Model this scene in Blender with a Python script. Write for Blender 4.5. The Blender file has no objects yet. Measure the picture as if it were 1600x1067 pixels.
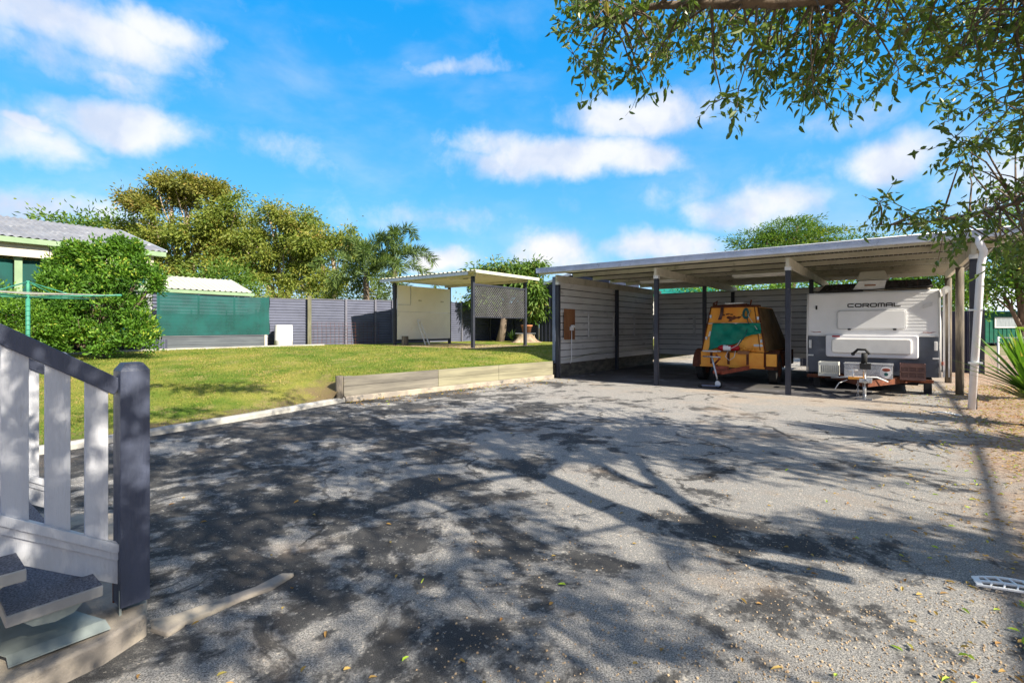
import bpy, math, random
import numpy as np
from mathutils import Vector, Matrix
random.seed(7); rng = np.random.default_rng(11)
R = math.radians
col = bpy.context.scene.collection
sc = bpy.context.scene

# ---------------------------------------------------------------- camera, sky, sun, exposure
CH, FP = 1.25, 771.0            # lens height, focal length in photo pixels
cd = bpy.data.cameras.new('camera'); cam = bpy.data.objects.new('camera', cd); col.objects.link(cam)
cam.location = (0, 0, CH); cam.rotation_euler = (R(90), 0, 0)
cd.sensor_width = 36; cd.lens = FP/1600*36; cd.shift_y = -22/1600; cd.clip_end = 2000; cd.clip_start = .05
sc.camera = cam
sc.view_settings.view_transform = 'Standard'; sc.view_settings.look = 'None'; sc.view_settings.gamma = 1
sc.view_settings.exposure = 1.22
SUN = Vector((.749, -.665, .70)).normalized()
sl = bpy.data.lights.new('sun', 'SUN'); so = bpy.data.objects.new('sun', sl); col.objects.link(so)
sl.energy = 4.6; sl.angle = R(.55); sl.color = (1.0, .92, .78)
so.rotation_euler = (-SUN).to_track_quat('-Z', 'Y').to_euler()
SUN_EL = math.asin(SUN.z); SUN_AZ = math.atan2(SUN.x, SUN.y)

def at(px, py, Y): return Vector(((px-800)/FP*Y, Y, CH+(511-py)/FP*Y))

w = bpy.data.worlds.new('World'); sc.world = w; w.use_nodes = True
nt = w.node_tree; nt.nodes.clear()
def N(t, ty, **kw):
    n = t.nodes.new(ty)
    for k, v in kw.items(): setattr(n, k, v)
    return n
def mth(t, op, a, b=None, clamp=False):
    n = N(t, 'ShaderNodeMath', operation=op, use_clamp=clamp)
    for i, q in enumerate((a, b)):
        if q is None: continue
        if isinstance(q, (int, float)): n.inputs[i].default_value = q
        else: t.links.new(q, n.inputs[i])
    return n.outputs[0]
def mapr(t, v, a, b, c, d, smooth=True):
    n = N(t, 'ShaderNodeMapRange', interpolation_type='SMOOTHSTEP' if smooth else 'LINEAR')
    t.links.new(v, n.inputs[0])
    for i, q in enumerate((a, b, c, d)): n.inputs[i+1].default_value = q
    return n.outputs[0]
def mixc(t, f, a, b, mode='MIX'):
    n = N(t, 'ShaderNodeMix', data_type='RGBA', blend_type=mode)
    for s, q in ((0, f), (6, a), (7, b)):
        if isinstance(q, (int, float)): n.inputs[s].default_value = q
        elif isinstance(q, tuple): n.inputs[s].default_value = (*q[:3], 1)
        else: t.links.new(q, n.inputs[s])
    return n.outputs[2]
def noise(t, vec, scale, detail=4, rough=.55, dist=0):
    n = N(t, 'ShaderNodeTexNoise')
    if vec is not None: t.links.new(vec, n.inputs['Vector'])
    n.inputs['Scale'].default_value = scale; n.inputs['Detail'].default_value = detail
    n.inputs['Roughness'].default_value = rough; n.inputs['Distortion'].default_value = dist
    return n
sky = N(nt, 'ShaderNodeTexSky', sky_type='NISHITA', sun_disc=False)
sky.sun_elevation = SUN_EL; sky.sun_rotation = SUN_AZ; sky.air_density = 1.0; sky.dust_density = .25; sky.ozone_density = 3.0
hs = N(nt, 'ShaderNodeHueSaturation'); hs.inputs['Hue'].default_value = .485; hs.inputs['Saturation'].default_value = 1.45
nt.links.new(sky.outputs[0], hs.inputs['Color'])
geo = N(nt, 'ShaderNodeTexCoord'); sep = N(nt, 'ShaderNodeSeparateXYZ'); nt.links.new(geo.outputs['Generated'], sep.inputs[0])
az = mth(nt, 'ARCTAN2', sep.outputs[0], sep.outputs[1]); el = mth(nt, 'ARCSINE', sep.outputs[2])
azure = mixc(nt, mapr(nt, el, .05, .62, 0, 1), (.90, 2.70, 4.6), (.07, 1.78, 4.55))
skyc = mixc(nt, .78, hs.outputs[0], azure)
cmb = N(nt, 'ShaderNodeCombineXYZ'); nt.links.new(az, cmb.inputs[0]); nt.links.new(el, cmb.inputs[1])
warp = noise(nt, cmb.outputs[0], 5, 5, .6)
vm = N(nt, 'ShaderNodeVectorMath', operation='MULTIPLY_ADD'); nt.links.new(warp.outputs['Color'], vm.inputs[0])
vm.inputs[1].default_value = (.16, .09, 0); nt.links.new(cmb.outputs[0], vm.inputs[2])
offs = N(nt, 'ShaderNodeVectorMath', operation='SUBTRACT'); nt.links.new(vm.outputs[0], offs.inputs[0]); offs.inputs[1].default_value = (.08, .045, 0)
def azel(px, py):
    d = Vector(((px-800)/FP, 1, (511-py)/FP)).normalized()
    return math.atan2(d.x, d.y), math.asin(d.z)
def cloud(px, py, rx, ry, amp):
    a, e = azel(px, py); a2, e2 = azel(px+rx, py); a3, e3 = azel(px, py-ry)
    s = N(nt, 'ShaderNodeVectorMath', operation='SUBTRACT'); nt.links.new(offs.outputs[0], s.inputs[0]); s.inputs[1].default_value = (a, e, 0)
    m = N(nt, 'ShaderNodeVectorMath', operation='MULTIPLY'); nt.links.new(s.outputs[0], m.inputs[0])
    m.inputs[1].default_value = (1/abs(a2-a), 1/abs(e3-e), 0)
    l = N(nt, 'ShaderNodeVectorMath', operation='LENGTH'); nt.links.new(m.outputs[0], l.inputs[0])
    return mapr(nt, l.outputs['Value'], 0, 1.45, amp*1.1, 0)
CL = [(1000,178,150,42,1.15),(870,245,200,40,1.1),(985,250,120,34,1.0),(760,222,90,26,.8),(190,192,160,44,1.1),(20,186,60,16,1.0),(60,215,150,50,.75),
      (120,35,240,60,.95),(250,38,110,38,.9),(170,118,90,24,.6),(720,110,90,20,.55),(1390,255,130,50,.95),(1180,322,170,45,.85),(1040,385,110,32,1.0),
      (860,395,80,40,.95),(700,410,60,26,.85),(60,315,260,42,.72),(480,245,90,40,.40),(1330,190,160,30,.5),(1150,300,300,60,.4),(100,80,300,70,.5),(650,345,180,30,.45),(1560,300,140,80,.8)]
acc = None
for c in CL:
    b = cloud(*c); acc = b if acc is None else mth(nt, 'MAXIMUM', acc, b)
fb = noise(nt, cmb.outputs[0], 13, 10, .60, .2)
st = N(nt, 'ShaderNodeMapping'); nt.links.new(cmb.outputs[0], st.inputs[0]); st.inputs['Scale'].default_value = (1.2, 2.6, 1)
wis = noise(nt, st.outputs[0], 3.2, 7, .55, .2)
dens = mth(nt, 'ADD', acc, mth(nt, 'MULTIPLY', mth(nt, 'SUBTRACT', fb.outputs[0], .5), 1.25))
d1 = mapr(nt, dens, .08, 1.05, 0, .93)
wsp = mapr(nt, wis.outputs[0], .42, .85, 0, .30)
front = mth(nt, 'MAXIMUM', d1, wsp)
lowband = mapr(nt, el, 0.0, .28, .38, 0)
front = mth(nt, 'ADD', front, mth(nt, 'MULTIPLY', lowband, mapr(nt, wis.outputs[0], .3, .65, .2, 1)), True)
shade = mapr(nt, noise(nt, offs.outputs[0], 7, 5, .5).outputs[0], .35, .62, 0, 1)
ccol = mixc(nt, shade, (3.0, 3.35, 4.1), (4.45, 4.45, 4.6))
fin = mixc(nt, front, skyc, ccol)
fill_sky = mixc(nt, mapr(nt, wis.outputs[0], .35, .65, 0, 1), (1.5, 1.85, 2.9), (2.7, 3.0, 3.8))     # neutral sky added out of view, overhead and behind, as fill light
over = mth(nt, 'MAXIMUM', mapr(nt, el, .60, .85, 0, 1), mapr(nt, sep.outputs[1], .35, -.15, 0, 1))
fin = mixc(nt, mth(nt, 'MULTIPLY', over, .92), fin, fill_sky)
bg = N(nt, 'ShaderNodeBackground'); nt.links.new(fin, bg.inputs[0]); bg.inputs[1].default_value = .10
wo = N(nt, 'ShaderNodeOutputWorld'); nt.links.new(bg.outputs[0], wo.inputs[0])

# ---------------------------------------------------------------- helpers
def tag(o, label=None, cat=None, group=None, kind=None):
    if label: o['label'] = label
    if cat: o['category'] = cat
    if group: o['group'] = group
    if kind: o['kind'] = kind
    return o
def thing(name, label, cat, loc=(0,0,0), rz=0, group=None):
    o = bpy.data.objects.new(name, None); col.objects.link(o); o.location = loc; o.rotation_euler = (0, 0, rz); o.empty_display_size = .1
    return tag(o, label, cat, group)
def copy_tree(o, parent=None):
    c = o.copy(); col.objects.link(c); c.parent = parent
    for ch in o.children: copy_tree(ch, c)
    return c
class MB:
    def __init__(s): s.v = []; s.f = []; s.sm = []
    def add(s, vs, fs, smooth=False):
        b = len(s.v); s.v += [tuple(p) for p in vs]; s.f += [tuple(b+i for i in q) for q in fs]; s.sm += [smooth]*len(fs); return s
    def box(s, x0, x1, y0, y1, z0, z1):
        return s.add([(x, y, z) for x in (x0, x1) for y in (y0, y1) for z in (z0, z1)], [(0,1,3,2),(4,6,7,5),(0,4,5,1),(2,3,7,6),(0,2,6,4),(1,5,7,3)])
    def beam(s, p, q, w, h, up=(0,0,1)):
        p, q = Vector(p), Vector(q); d = (q-p).normalized(); u = Vector(up)
        r = d.cross(u); r = r.normalized() if r.length > 1e-4 else Vector((1,0,0)); t = r.cross(d).normalized()
        vs = [e+r*(a*w/2)+t*(b*h/2) for e in (p, q) for a, b in ((-1,-1),(1,-1),(1,1),(-1,1))]
        return s.add(vs, [(0,1,2,3),(7,6,5,4),(0,4,5,1),(1,5,6,2),(2,6,7,3),(3,7,4,0)])
    def tube(s, pts, rad, n=10, cap=True):
        pts = [Vector(p) for p in pts]
        if isinstance(rad, (int, float)): rad = [rad]*len(pts)
        vs = []; prev = None
        for i, p in enumerate(pts):
            d = (pts[min(i+1, len(pts)-1)]-pts[max(i-1, 0)]).normalized()
            if prev is None:
                a = d.orthogonal().normalized()
            else:
                a = (prev-d*prev.dot(d)); a = a.normalized() if a.length > 1e-5 else d.orthogonal().normalized()
            prev = a; b = d.cross(a)
            for k in range(n):
                th = 2*math.pi*k/n; vs.append(p+(a*math.cos(th)+b*math.sin(th))*rad[i])
        fs = [(i*n+k, i*n+(k+1)%n, (i+1)*n+(k+1)%n, (i+1)*n+k) for i in range(len(pts)-1) for k in range(n)]
        s.add(vs, fs, True)
        if cap:
            b = len(s.v)-len(vs); s.f += [tuple(b+k for k in reversed(range(n))), tuple(b+(len(pts)-1)*n+k for k in range(n))]; s.sm += [False]*2
        return s
    def prism(s, poly, f0, f1):     # f0/f1 map (a,b) to 3D
        n = len(poly); vs = [f0(*p) for p in poly]+[f1(*p) for p in poly]
        return s.add(vs, [tuple(range(n)), tuple(reversed(range(n, 2*n)))]+[(i, n+i, n+(i+1)%n, (i+1)%n) for i in range(n)])
    def grid(s, fn, nu, nv, smooth=True):
        vs = [fn(i/nu, j/nv) for i in range(nu+1) for j in range(nv+1)]
        return s.add(vs, [(i*(nv+1)+j, (i+1)*(nv+1)+j, (i+1)*(nv+1)+j+1, i*(nv+1)+j+1) for i in range(nu) for j in range(nv)], smooth)
    def profile(s, prof, o, along, across, nrm, length, th=.0):
        o, a, c, n = Vector(o), Vector(along), Vector(across), Vector(nrm)
        vs = []
        for t in (0, length):
            for (x, h) in prof: vs.append(o+a*t+c*x+n*h)
        k = len(prof); fs = [(i, i+1, k+i+1, k+i) for i in range(k-1)]
        s.add(vs, fs)
        if th:
            s.add([v-n*th for v in vs], [tuple(reversed(f)) for f in fs])
            s.add([vs[0],vs[k],vs[k]-n*th,vs[0]-n*th,vs[k-1],vs[2*k-1],vs[2*k-1]-n*th,vs[k-1]-n*th],[(0,1,2,3),(7,6,5,4)])
        return s
    def sphere(s, c, r, n=10, m=7, sc_=(1,1,1)):
        c = Vector(c)
        return s.grid(lambda u, v: c+Vector((math.cos(2*math.pi*u)*math.sin(math.pi*v)*r*sc_[0], math.sin(2*math.pi*u)*math.sin(math.pi*v)*r*sc_[1], math.cos(math.pi*v)*r*sc_[2])), n, m)
    def wheel(s, c, r, wd, axis=(1,0,0), n=20, prof=None):
        c = Vector(c); a = Vector(axis).normalized(); e = a.orthogonal().normalized(); f = a.cross(e)
        prof = prof or [(-.5, .0), (-.5, .86), (-.4, 1), (.4, 1), (.5, .86), (.5, 0)]
        return s.grid(lambda u, v: c+a*(prof[round(v*(len(prof)-1))][0]*wd)+(e*math.cos(2*math.pi*u)+f*math.sin(2*math.pi*u))*(prof[round(v*(len(prof)-1))][1]*r), n, len(prof)-1, False)
    def obj(s, name, mat, parent=None, bevel=0, loc=None):
        me = bpy.data.meshes.new(name); me.from_pydata(s.v, [], s.f); me.polygons.foreach_set('use_smooth', s.sm); me.update()
        o = bpy.data.objects.new(name, me); col.objects.link(o); me.materials.append(mat)
        if parent: o.parent = parent
        if loc: o.location = loc
        if bevel:
            m = o.modifiers.new('b', 'BEVEL'); m.width = bevel; m.segments = 2; m.limit_method = 'ANGLE'
        return o
def sine(width, pitch, amp, per=6):
    n = max(2, int(width/pitch*per)); return [(i*width/n, amp*math.sin(2*math.pi*i*width/n/pitch)) for i in range(n+1)]
def trap(width, pitch, amp):
    out = []; x = 0
    while x < width-1e-6:
        for a, h in ((0, 0), (.55, 0), (.66, amp), (.88, amp)):
            if x+a*pitch <= width: out.append((x+a*pitch, h))
        x += pitch
    out.append((width, 0)); return out
def lap(width, pitch, amp):
    out = []; x = 0
    while x < width-1e-6:
        for a, h in ((0, 0), (.86, -amp*.3), (.87, -amp), (.99, -amp)):
            if x+a*pitch <= width: out.append((x+a*pitch, h))
        x += pitch
    out.append((width, 0)); return out

# ---------------------------------------------------------------- materials
def pm(name, c1, c2=None, scale=3, rough=.7, bump=.0, bscale=60, metal=0, spec=.35, lo=.35, hi=.65, stretch=(1,1,1), c3=None, s3=12, t3=(.6,.7), extra=None):
    m = bpy.data.materials.new(name); m.use_nodes = True; t = m.node_tree; b = t.nodes['Principled BSDF']
    tc = N(t, 'ShaderNodeTexCoord'); mp = N(t, 'ShaderNodeMapping'); t.links.new(tc.outputs['Object'], mp.inputs[0]); mp.inputs['Scale'].default_value = stretch
    v = mp.outputs[0]; c2 = c2 or tuple(x*.82 for x in c1)
    n = noise(t, v, scale, 6, .6); c = mixc(t, mapr(t, n.outputs[0], lo, hi, 0, 1), c1, c2)
    if c3:
        n3 = noise(t, v, s3, 8, .65); c = mixc(t, mapr(t, n3.outputs[0], t3[0], t3[1], 0, 1), c, c3)
    t.links.new(c, b.inputs['Base Color']); b.inputs['Metallic'].default_value = metal; b.inputs['Specular IOR Level'].default_value = spec
    t.links.new(mapr(t, noise(t, v, scale*2.3, 4).outputs[0], .3, .7, rough-.08, min(1, rough+.1)), b.inputs['Roughness'])
    if bump:
        bp = N(t, 'ShaderNodeBump'); bp.inputs['Strength'].default_value = bump; bp.inputs['Distance'].default_value = .01
        t.links.new(noise(t, v, bscale, 5, .65).outputs[0], bp.inputs['Height']); t.links.new(bp.outputs[0], b.inputs['Normal'])
    return m
def leafmat(name, ca, cb, cc=None, trans=.35, rough=.5):
    m = bpy.data.materials.new(name); m.use_nodes = True; t = m.node_tree; b = t.nodes['Principled BSDF']
    at_ = N(t, 'ShaderNodeAttribute', attribute_name='tint'); c = mixc(t, at_.outputs['Fac'], ca, cb)
    if cc: c = mixc(t, mapr(t, at_.outputs['Fac'], .80, .95, 0, 1), c, cc)
    t.links.new(c, b.inputs['Base Color']); b.inputs['Roughness'].default_value = rough; b.inputs['Specular IOR Level'].default_value = .3
    tr = N(t, 'ShaderNodeBsdfTranslucent'); t.links.new(mixc(t, 1.0, c, (1.3, 1.4, .6), 'MULTIPLY'), tr.inputs[0])
    mx = N(t, 'ShaderNodeMixShader'); mx.inputs[0].default_value = trans; t.links.new(b.outputs[0], mx.inputs[1]); t.links.new(tr.outputs[0], mx.inputs[2])
    t.links.new(mx.outputs[0], t.nodes['Material Output'].inputs[0]); return m
def cloth(name, c, alpha=.75):
    m = bpy.data.materials.new(name); m.use_nodes = True; t = m.node_tree; b = t.nodes['Principled BSDF']
    tc = N(t, 'ShaderNodeTexCoord'); n = noise(t, tc.outputs['Object'], 2.5, 6)
    t.links.new(mixc(t, mapr(t, n.outputs[0], .35, .65, 0, 1), c, tuple(x*.7 for x in c)), b.inputs['Base Color']); b.inputs['Roughness'].default_value = .8
    tr = N(t, 'ShaderNodeBsdfTransparent'); mx = N(t, 'ShaderNodeMixShader'); mx.inputs[0].default_value = alpha
    t.links.new(tr.outputs[0], mx.inputs[1]); t.links.new(b.outputs[0], mx.inputs[2]); t.links.new(mx.outputs[0], t.nodes['Material Output'].inputs[0]); return m
M = {}
M['navy'] = pm('navy_paint', (.068,.080,.125), (.056,.067,.105), 4, .45, .45, 35, spec=.5, stretch=(3,3,.5), c3=(.11,.12,.16), s3=14, t3=(.64,.74))
M['palegrey'] = pm('pale_grey_paint', (.60,.61,.65), (.55,.56,.60), 5, .5, .45, 40, spec=.45, stretch=(3,3,.4), c3=(.48,.475,.48), s3=10, t3=(.62,.76))
M['post'] = pm('post_navy', (.028,.031,.045), (.040,.042,.055), 5, .5, .1, 60, c3=(.16,.15,.14), s3=9, t3=(.66,.72))
M['flash'] = pm('blue_grey_steel', (.17,.20,.29), (.14,.17,.25), 3, .4, 0, spec=.5)
M['gutter'] = pm('gutter_blue_white', (.62,.66,.76), (.52,.56,.65), 3, .35, 0, metal=.25, c3=(.25,.25,.25), s3=16, t3=(.66,.75))
M['cream'] = pm('cream_timber', (.64,.60,.50), (.54,.51,.42), 2.5, .6, .1, 40, c3=(.22,.21,.15), s3=5, t3=(.56,.75))
M['cream2'] = pm('cream_clean', (.62,.58,.48), (.55,.51,.42), 1.5, .65, .1, 40)
M['zinc'] = pm('galvanised_roof', (.42,.43,.44), (.33,.34,.36), 2, .42, .05, 40, metal=.5)
M['under'] = pm('roof_underside', (.25,.25,.22), (.18,.18,.16), 2, .6, 0)
M['wallin'] = pm('wall_lining', (.85,.84,.83), (.74,.73,.72), 1.5, .45, .05, 30, metal=.15, c3=(.30,.29,.28), s3=2, t3=(.58,.8), stretch=(.6,.6,2))
def jointed(m, pitch, off, dark):
    t = m.node_tree; b = t.nodes['Principled BSDF']; src = b.inputs['Base Color'].links[0].from_socket
    tc = N(t, 'ShaderNodeTexCoord'); sp = N(t, 'ShaderNodeSeparateXYZ'); t.links.new(tc.outputs['Object'], sp.inputs[0])
    fr = mth(t, 'FRACT', mth(t, 'DIVIDE', mth(t, 'SUBTRACT', sp.outputs[2], off), pitch))
    n = noise(t, tc.outputs['Object'], 3, 4); k = mth(t, 'MULTIPLY', mapr(t, fr, .86, .93, 0, 1), mapr(t, n.outputs[0], .25, .6, .55, 1))
    t.links.new(mixc(t, k, src, dark), b.inputs['Base Color'])
jointed(M['wallin'], .172, .34, (.06,.055,.05))
M['lattice'] = pm('lattice_grey', (.085,.085,.09), (.06,.06,.06), 3, .6)
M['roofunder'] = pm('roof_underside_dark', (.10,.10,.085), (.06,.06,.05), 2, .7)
M['hoodside'] = pm('brown_hood_side', (.22,.13,.05), (.11,.065,.03), 2, .6, c3=(.25,.12,.03), s3=4, t3=(.6,.8))
M['batten'] = pm('batten_grey', (.74,.74,.74), (.60,.60,.60), 4, .5)
M['pipe'] = pm('white_pvc', (.84,.84,.87), (.78,.78,.82), 3, .4)
M['white'] = pm('white_paint', (.80,.79,.77), (.72,.71,.69), 3, .5, .05)
M['caravan'] = pm('caravan_white', (.88,.88,.89), (.82,.82,.82), 2, .4, .03, 20)
M['caravandk'] = pm('caravan_charcoal', (.09,.105,.14), (.07,.08,.10), 2, .35, spec=.6, c3=(.17,.12,.08), s3=3, t3=(.58,.8))
M['black'] = pm('black_rubber', (.018,.018,.018), (.03,.03,.03), 6, .75)
M['darkglass'] = pm('dark_panel', (.03,.025,.022), (.045,.04,.035), 6, .25, spec=.6)
M['yellow'] = pm('yellow_enamel', (.95,.43,.06), (.85,.30,.035), 1.8, .5, .1, 30, c3=(.30,.10,.03), s3=16, t3=(.66,.74))
M['rust'] = pm('rusty_steel', (.17,.055,.025), (.09,.03,.018), 9, .85, .4, 60, c3=(.35,.10,.05), s3=20, t3=(.6,.7))
M['redrust'] = pm('red_oxide', (.38,.09,.05), (.20,.05,.03), 8, .7, .2, 60)
M['steel'] = pm('bright_steel', (.55,.56,.58), (.42,.43,.45), 8, .3, .1, 40, metal=.7)
M['tarp'] = pm('green_tarp', (.0,.24,.16), (.005,.19,.125), 5, .55, .3, 12)
M['red'] = pm('red_plastic', (.45,.01,.02), None, 4, .35)
M['hose'] = pm('green_hose', (.02,.12,.12), None, 4, .4)
M['brown'] = pm('brown_plastic', (.14,.075,.065), (.10,.055,.05), 5, .6)
M['crate'] = pm('milk_crate_white', (.62,.62,.58), (.5,.5,.46), 5, .5)
M['ply'] = pm('brown_ply', (.33,.15,.065), (.25,.11,.05), 4, .7, .1, stretch=(1,1,.3))
M['sleeper'] = pm('weathered_sleeper', (.23,.21,.17), (.12,.11,.095), 3, .85, .5, 45, stretch=(.25,1,3), c3=(.10,.09,.08), s3=4, t3=(.58,.72))
M['sleeperpale'] = pm('pale_sleeper', (.29,.27,.18), (.19,.175,.12), 3, .85, .5, 45, stretch=(.25,1,3))
M['log'] = pm('grey_log', (.20,.17,.13), (.09,.08,.07), 5, .9, .6, 30, stretch=(3,3,.4))
M['conc'] = pm('concrete', (.42,.36,.28), (.25,.22,.19), 3.5, .9, .5, 120, c3=(.10,.10,.10), s3=5, t3=(.56,.68))
M['oilyshade'] = pm('oily_shaded_floor', (.12,.115,.12), (.07,.065,.06), 1.2, .85, .6, 90, c3=(.20,.20,.22), s3=1.6, t3=(.56,.66))
M['padmat'] = pm('stained_pad', (.085,.08,.078), (.20,.175,.15), 2.5, .9, .5, 120, c3=(.36,.30,.22), s3=4, t3=(.60,.72))
M['kerb'] = pm('kerb_concrete', (.44,.42,.38), (.30,.29,.27), 4, .9, .4, 90)
M['fence'] = pm('slate_fence', (.12,.13,.185), (.10,.108,.155), 1.5, .45, 0, metal=.15)
M['navyfence'] = pm('navy_fence', (.030,.035,.065), (.024,.028,.050), 1.5, .45)
M['fencepost'] = pm('fence_post', (.15,.15,.19), (.12,.12,.15), 3, .6)
M['timber'] = pm('treated_timber', (.22,.215,.15), (.14,.135,.09), 4, .85, .4, 40, stretch=(3,3,.4))
M['grtimber'] = pm('grey_planks', (.115,.13,.145), (.075,.085,.10), 3, .8, .4, 50, stretch=(.3,.3,3))
M['shade'] = cloth('shade_cloth', (.0,.085,.075), .84)
M['shade2'] = cloth('shade_cloth_dark', (.0,.075,.065), .93)
M['sage'] = pm('sage_paint', (.24,.34,.20), (.20,.29,.17), 3, .5)
M['wallcream'] = pm('cream_cladding', (.56,.50,.42), (.50,.44,.37), 2, .6)
M['roofgrey'] = pm('weathered_roof', (.26,.26,.27), (.19,.19,.20), .8, .55, .1, 30, c3=(.42,.42,.41), s3=1.5, t3=(.55,.7), stretch=(1.6,1.6,1.6))
M['roofcream'] = pm('cream_roof', (.56,.56,.44), (.48,.48,.38), 1, .5)
M['panelcream'] = pm('cream_sheet', (.88,.84,.73), (.82,.77,.66), 1, .7, c3=(.62,.55,.42), s3=1.6, t3=(.6,.8))
M['tread'] = pm('blue_grey_grit', (.26,.27,.32), (.09,.10,.13), 140, .9, .9, 300)
M['treadedge'] = pm('tread_edge', (.42,.40,.37), (.33,.31,.29), 5, .6)
M['galv'] = pm('galv_sheet', (.38,.43,.41), (.28,.32,.31), 5, .5, .1, 30, metal=.4)
M['terra'] = pm('terracotta', (.42,.17,.08), (.30,.12,.06), 5, .8, .2)
M['bark'] = pm('bark_grey', (.20,.15,.11), (.10,.075,.055), 6, .9, .7, 25, stretch=(2,2,.5))
M['barkpale'] = pm('paperbark', (.50,.40,.30), (.28,.20,.14), 3, .9, .6, 15, stretch=(2,2,.4))
M['stump'] = pm('stump_wood', (.42,.33,.22), (.22,.16,.11), 3, .9, .6, 15, stretch=(2,2,.5))
M['greenpaint'] = pm('green_cladding', (.0,.10,.06), (.0,.08,.05), 2, .5)
M['roofwhite'] = pm('pale_roof', (.62,.66,.72), (.55,.60,.66), 1, .4)
M['glass'] = pm('curtained_glass', (.35,.38,.40), (.22,.25,.27), 8, .15, spec=.7, stretch=(4,4,.2))
M['hoist'] = pm('hoist_green', (.05,.26,.17), (.04,.20,.14), 4, .5)
M['wire'] = pm('wire', (.30,.30,.28), None, 4, .5, metal=.5)
M['dark'] = pm('near_black', (.02,.02,.022), None, 4, .8)  # plain near-black for the chassis, bed soil and house wall
# leaves
M['lf_fig'] = leafmat('fig_leaves', (.07,.125,.028), (.22,.28,.07), (.42,.34,.10), .35, .35)
M['lf_euc'] = leafmat('gum_leaves', (.10,.17,.03), (.32,.33,.06), (.42,.30,.09), .35)
M['lf_eucb'] = leafmat('gum_leaves_bronze', (.12,.16,.035), (.32,.28,.06), (.38,.25,.09), .35)
M['lf_bush'] = leafmat('shrub_leaves', (.04,.12,.014), (.20,.36,.035), (.42,.46,.07), .3)
M['lf_shrub'] = leafmat('big_shrub_leaves', (.025,.085,.012), (.16,.32,.03), (.42,.48,.07), .3)
M['lf_green'] = leafmat('mid_green_leaves', (.06,.14,.02), (.16,.25,.04), (.35,.33,.06), .35)
M['lf_mango'] = leafmat('mango_leaves', (.05,.13,.02), (.20,.28,.05), (.36,.32,.08), .3)
M['lf_palm'] = leafmat('palm_leaflets', (.06,.12,.03), (.22,.28,.07), (.30,.26,.08), .2)
M['lf_yucca'] = leafmat('strap_leaves', (.09,.20,.03), (.20,.34,.05), (.45,.36,.10), .3)
M['lf_dark'] = leafmat('dark_leaves', (.02,.05,.012), (.06,.11,.02), None, .3)
M['grass'] = leafmat('grass_blades', (.10,.19,.025), (.38,.34,.08), (.50,.36,.16), .4, .8)
M['litter'] = leafmat('dry_leaves', (.30,.15,.05), (.50,.38,.12), (.35,.50,.05), .2, .7)
M['stone'] = leafmat('loose_stones', (.36,.25,.15), (.50,.37,.23), None, .0, .9)

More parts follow.
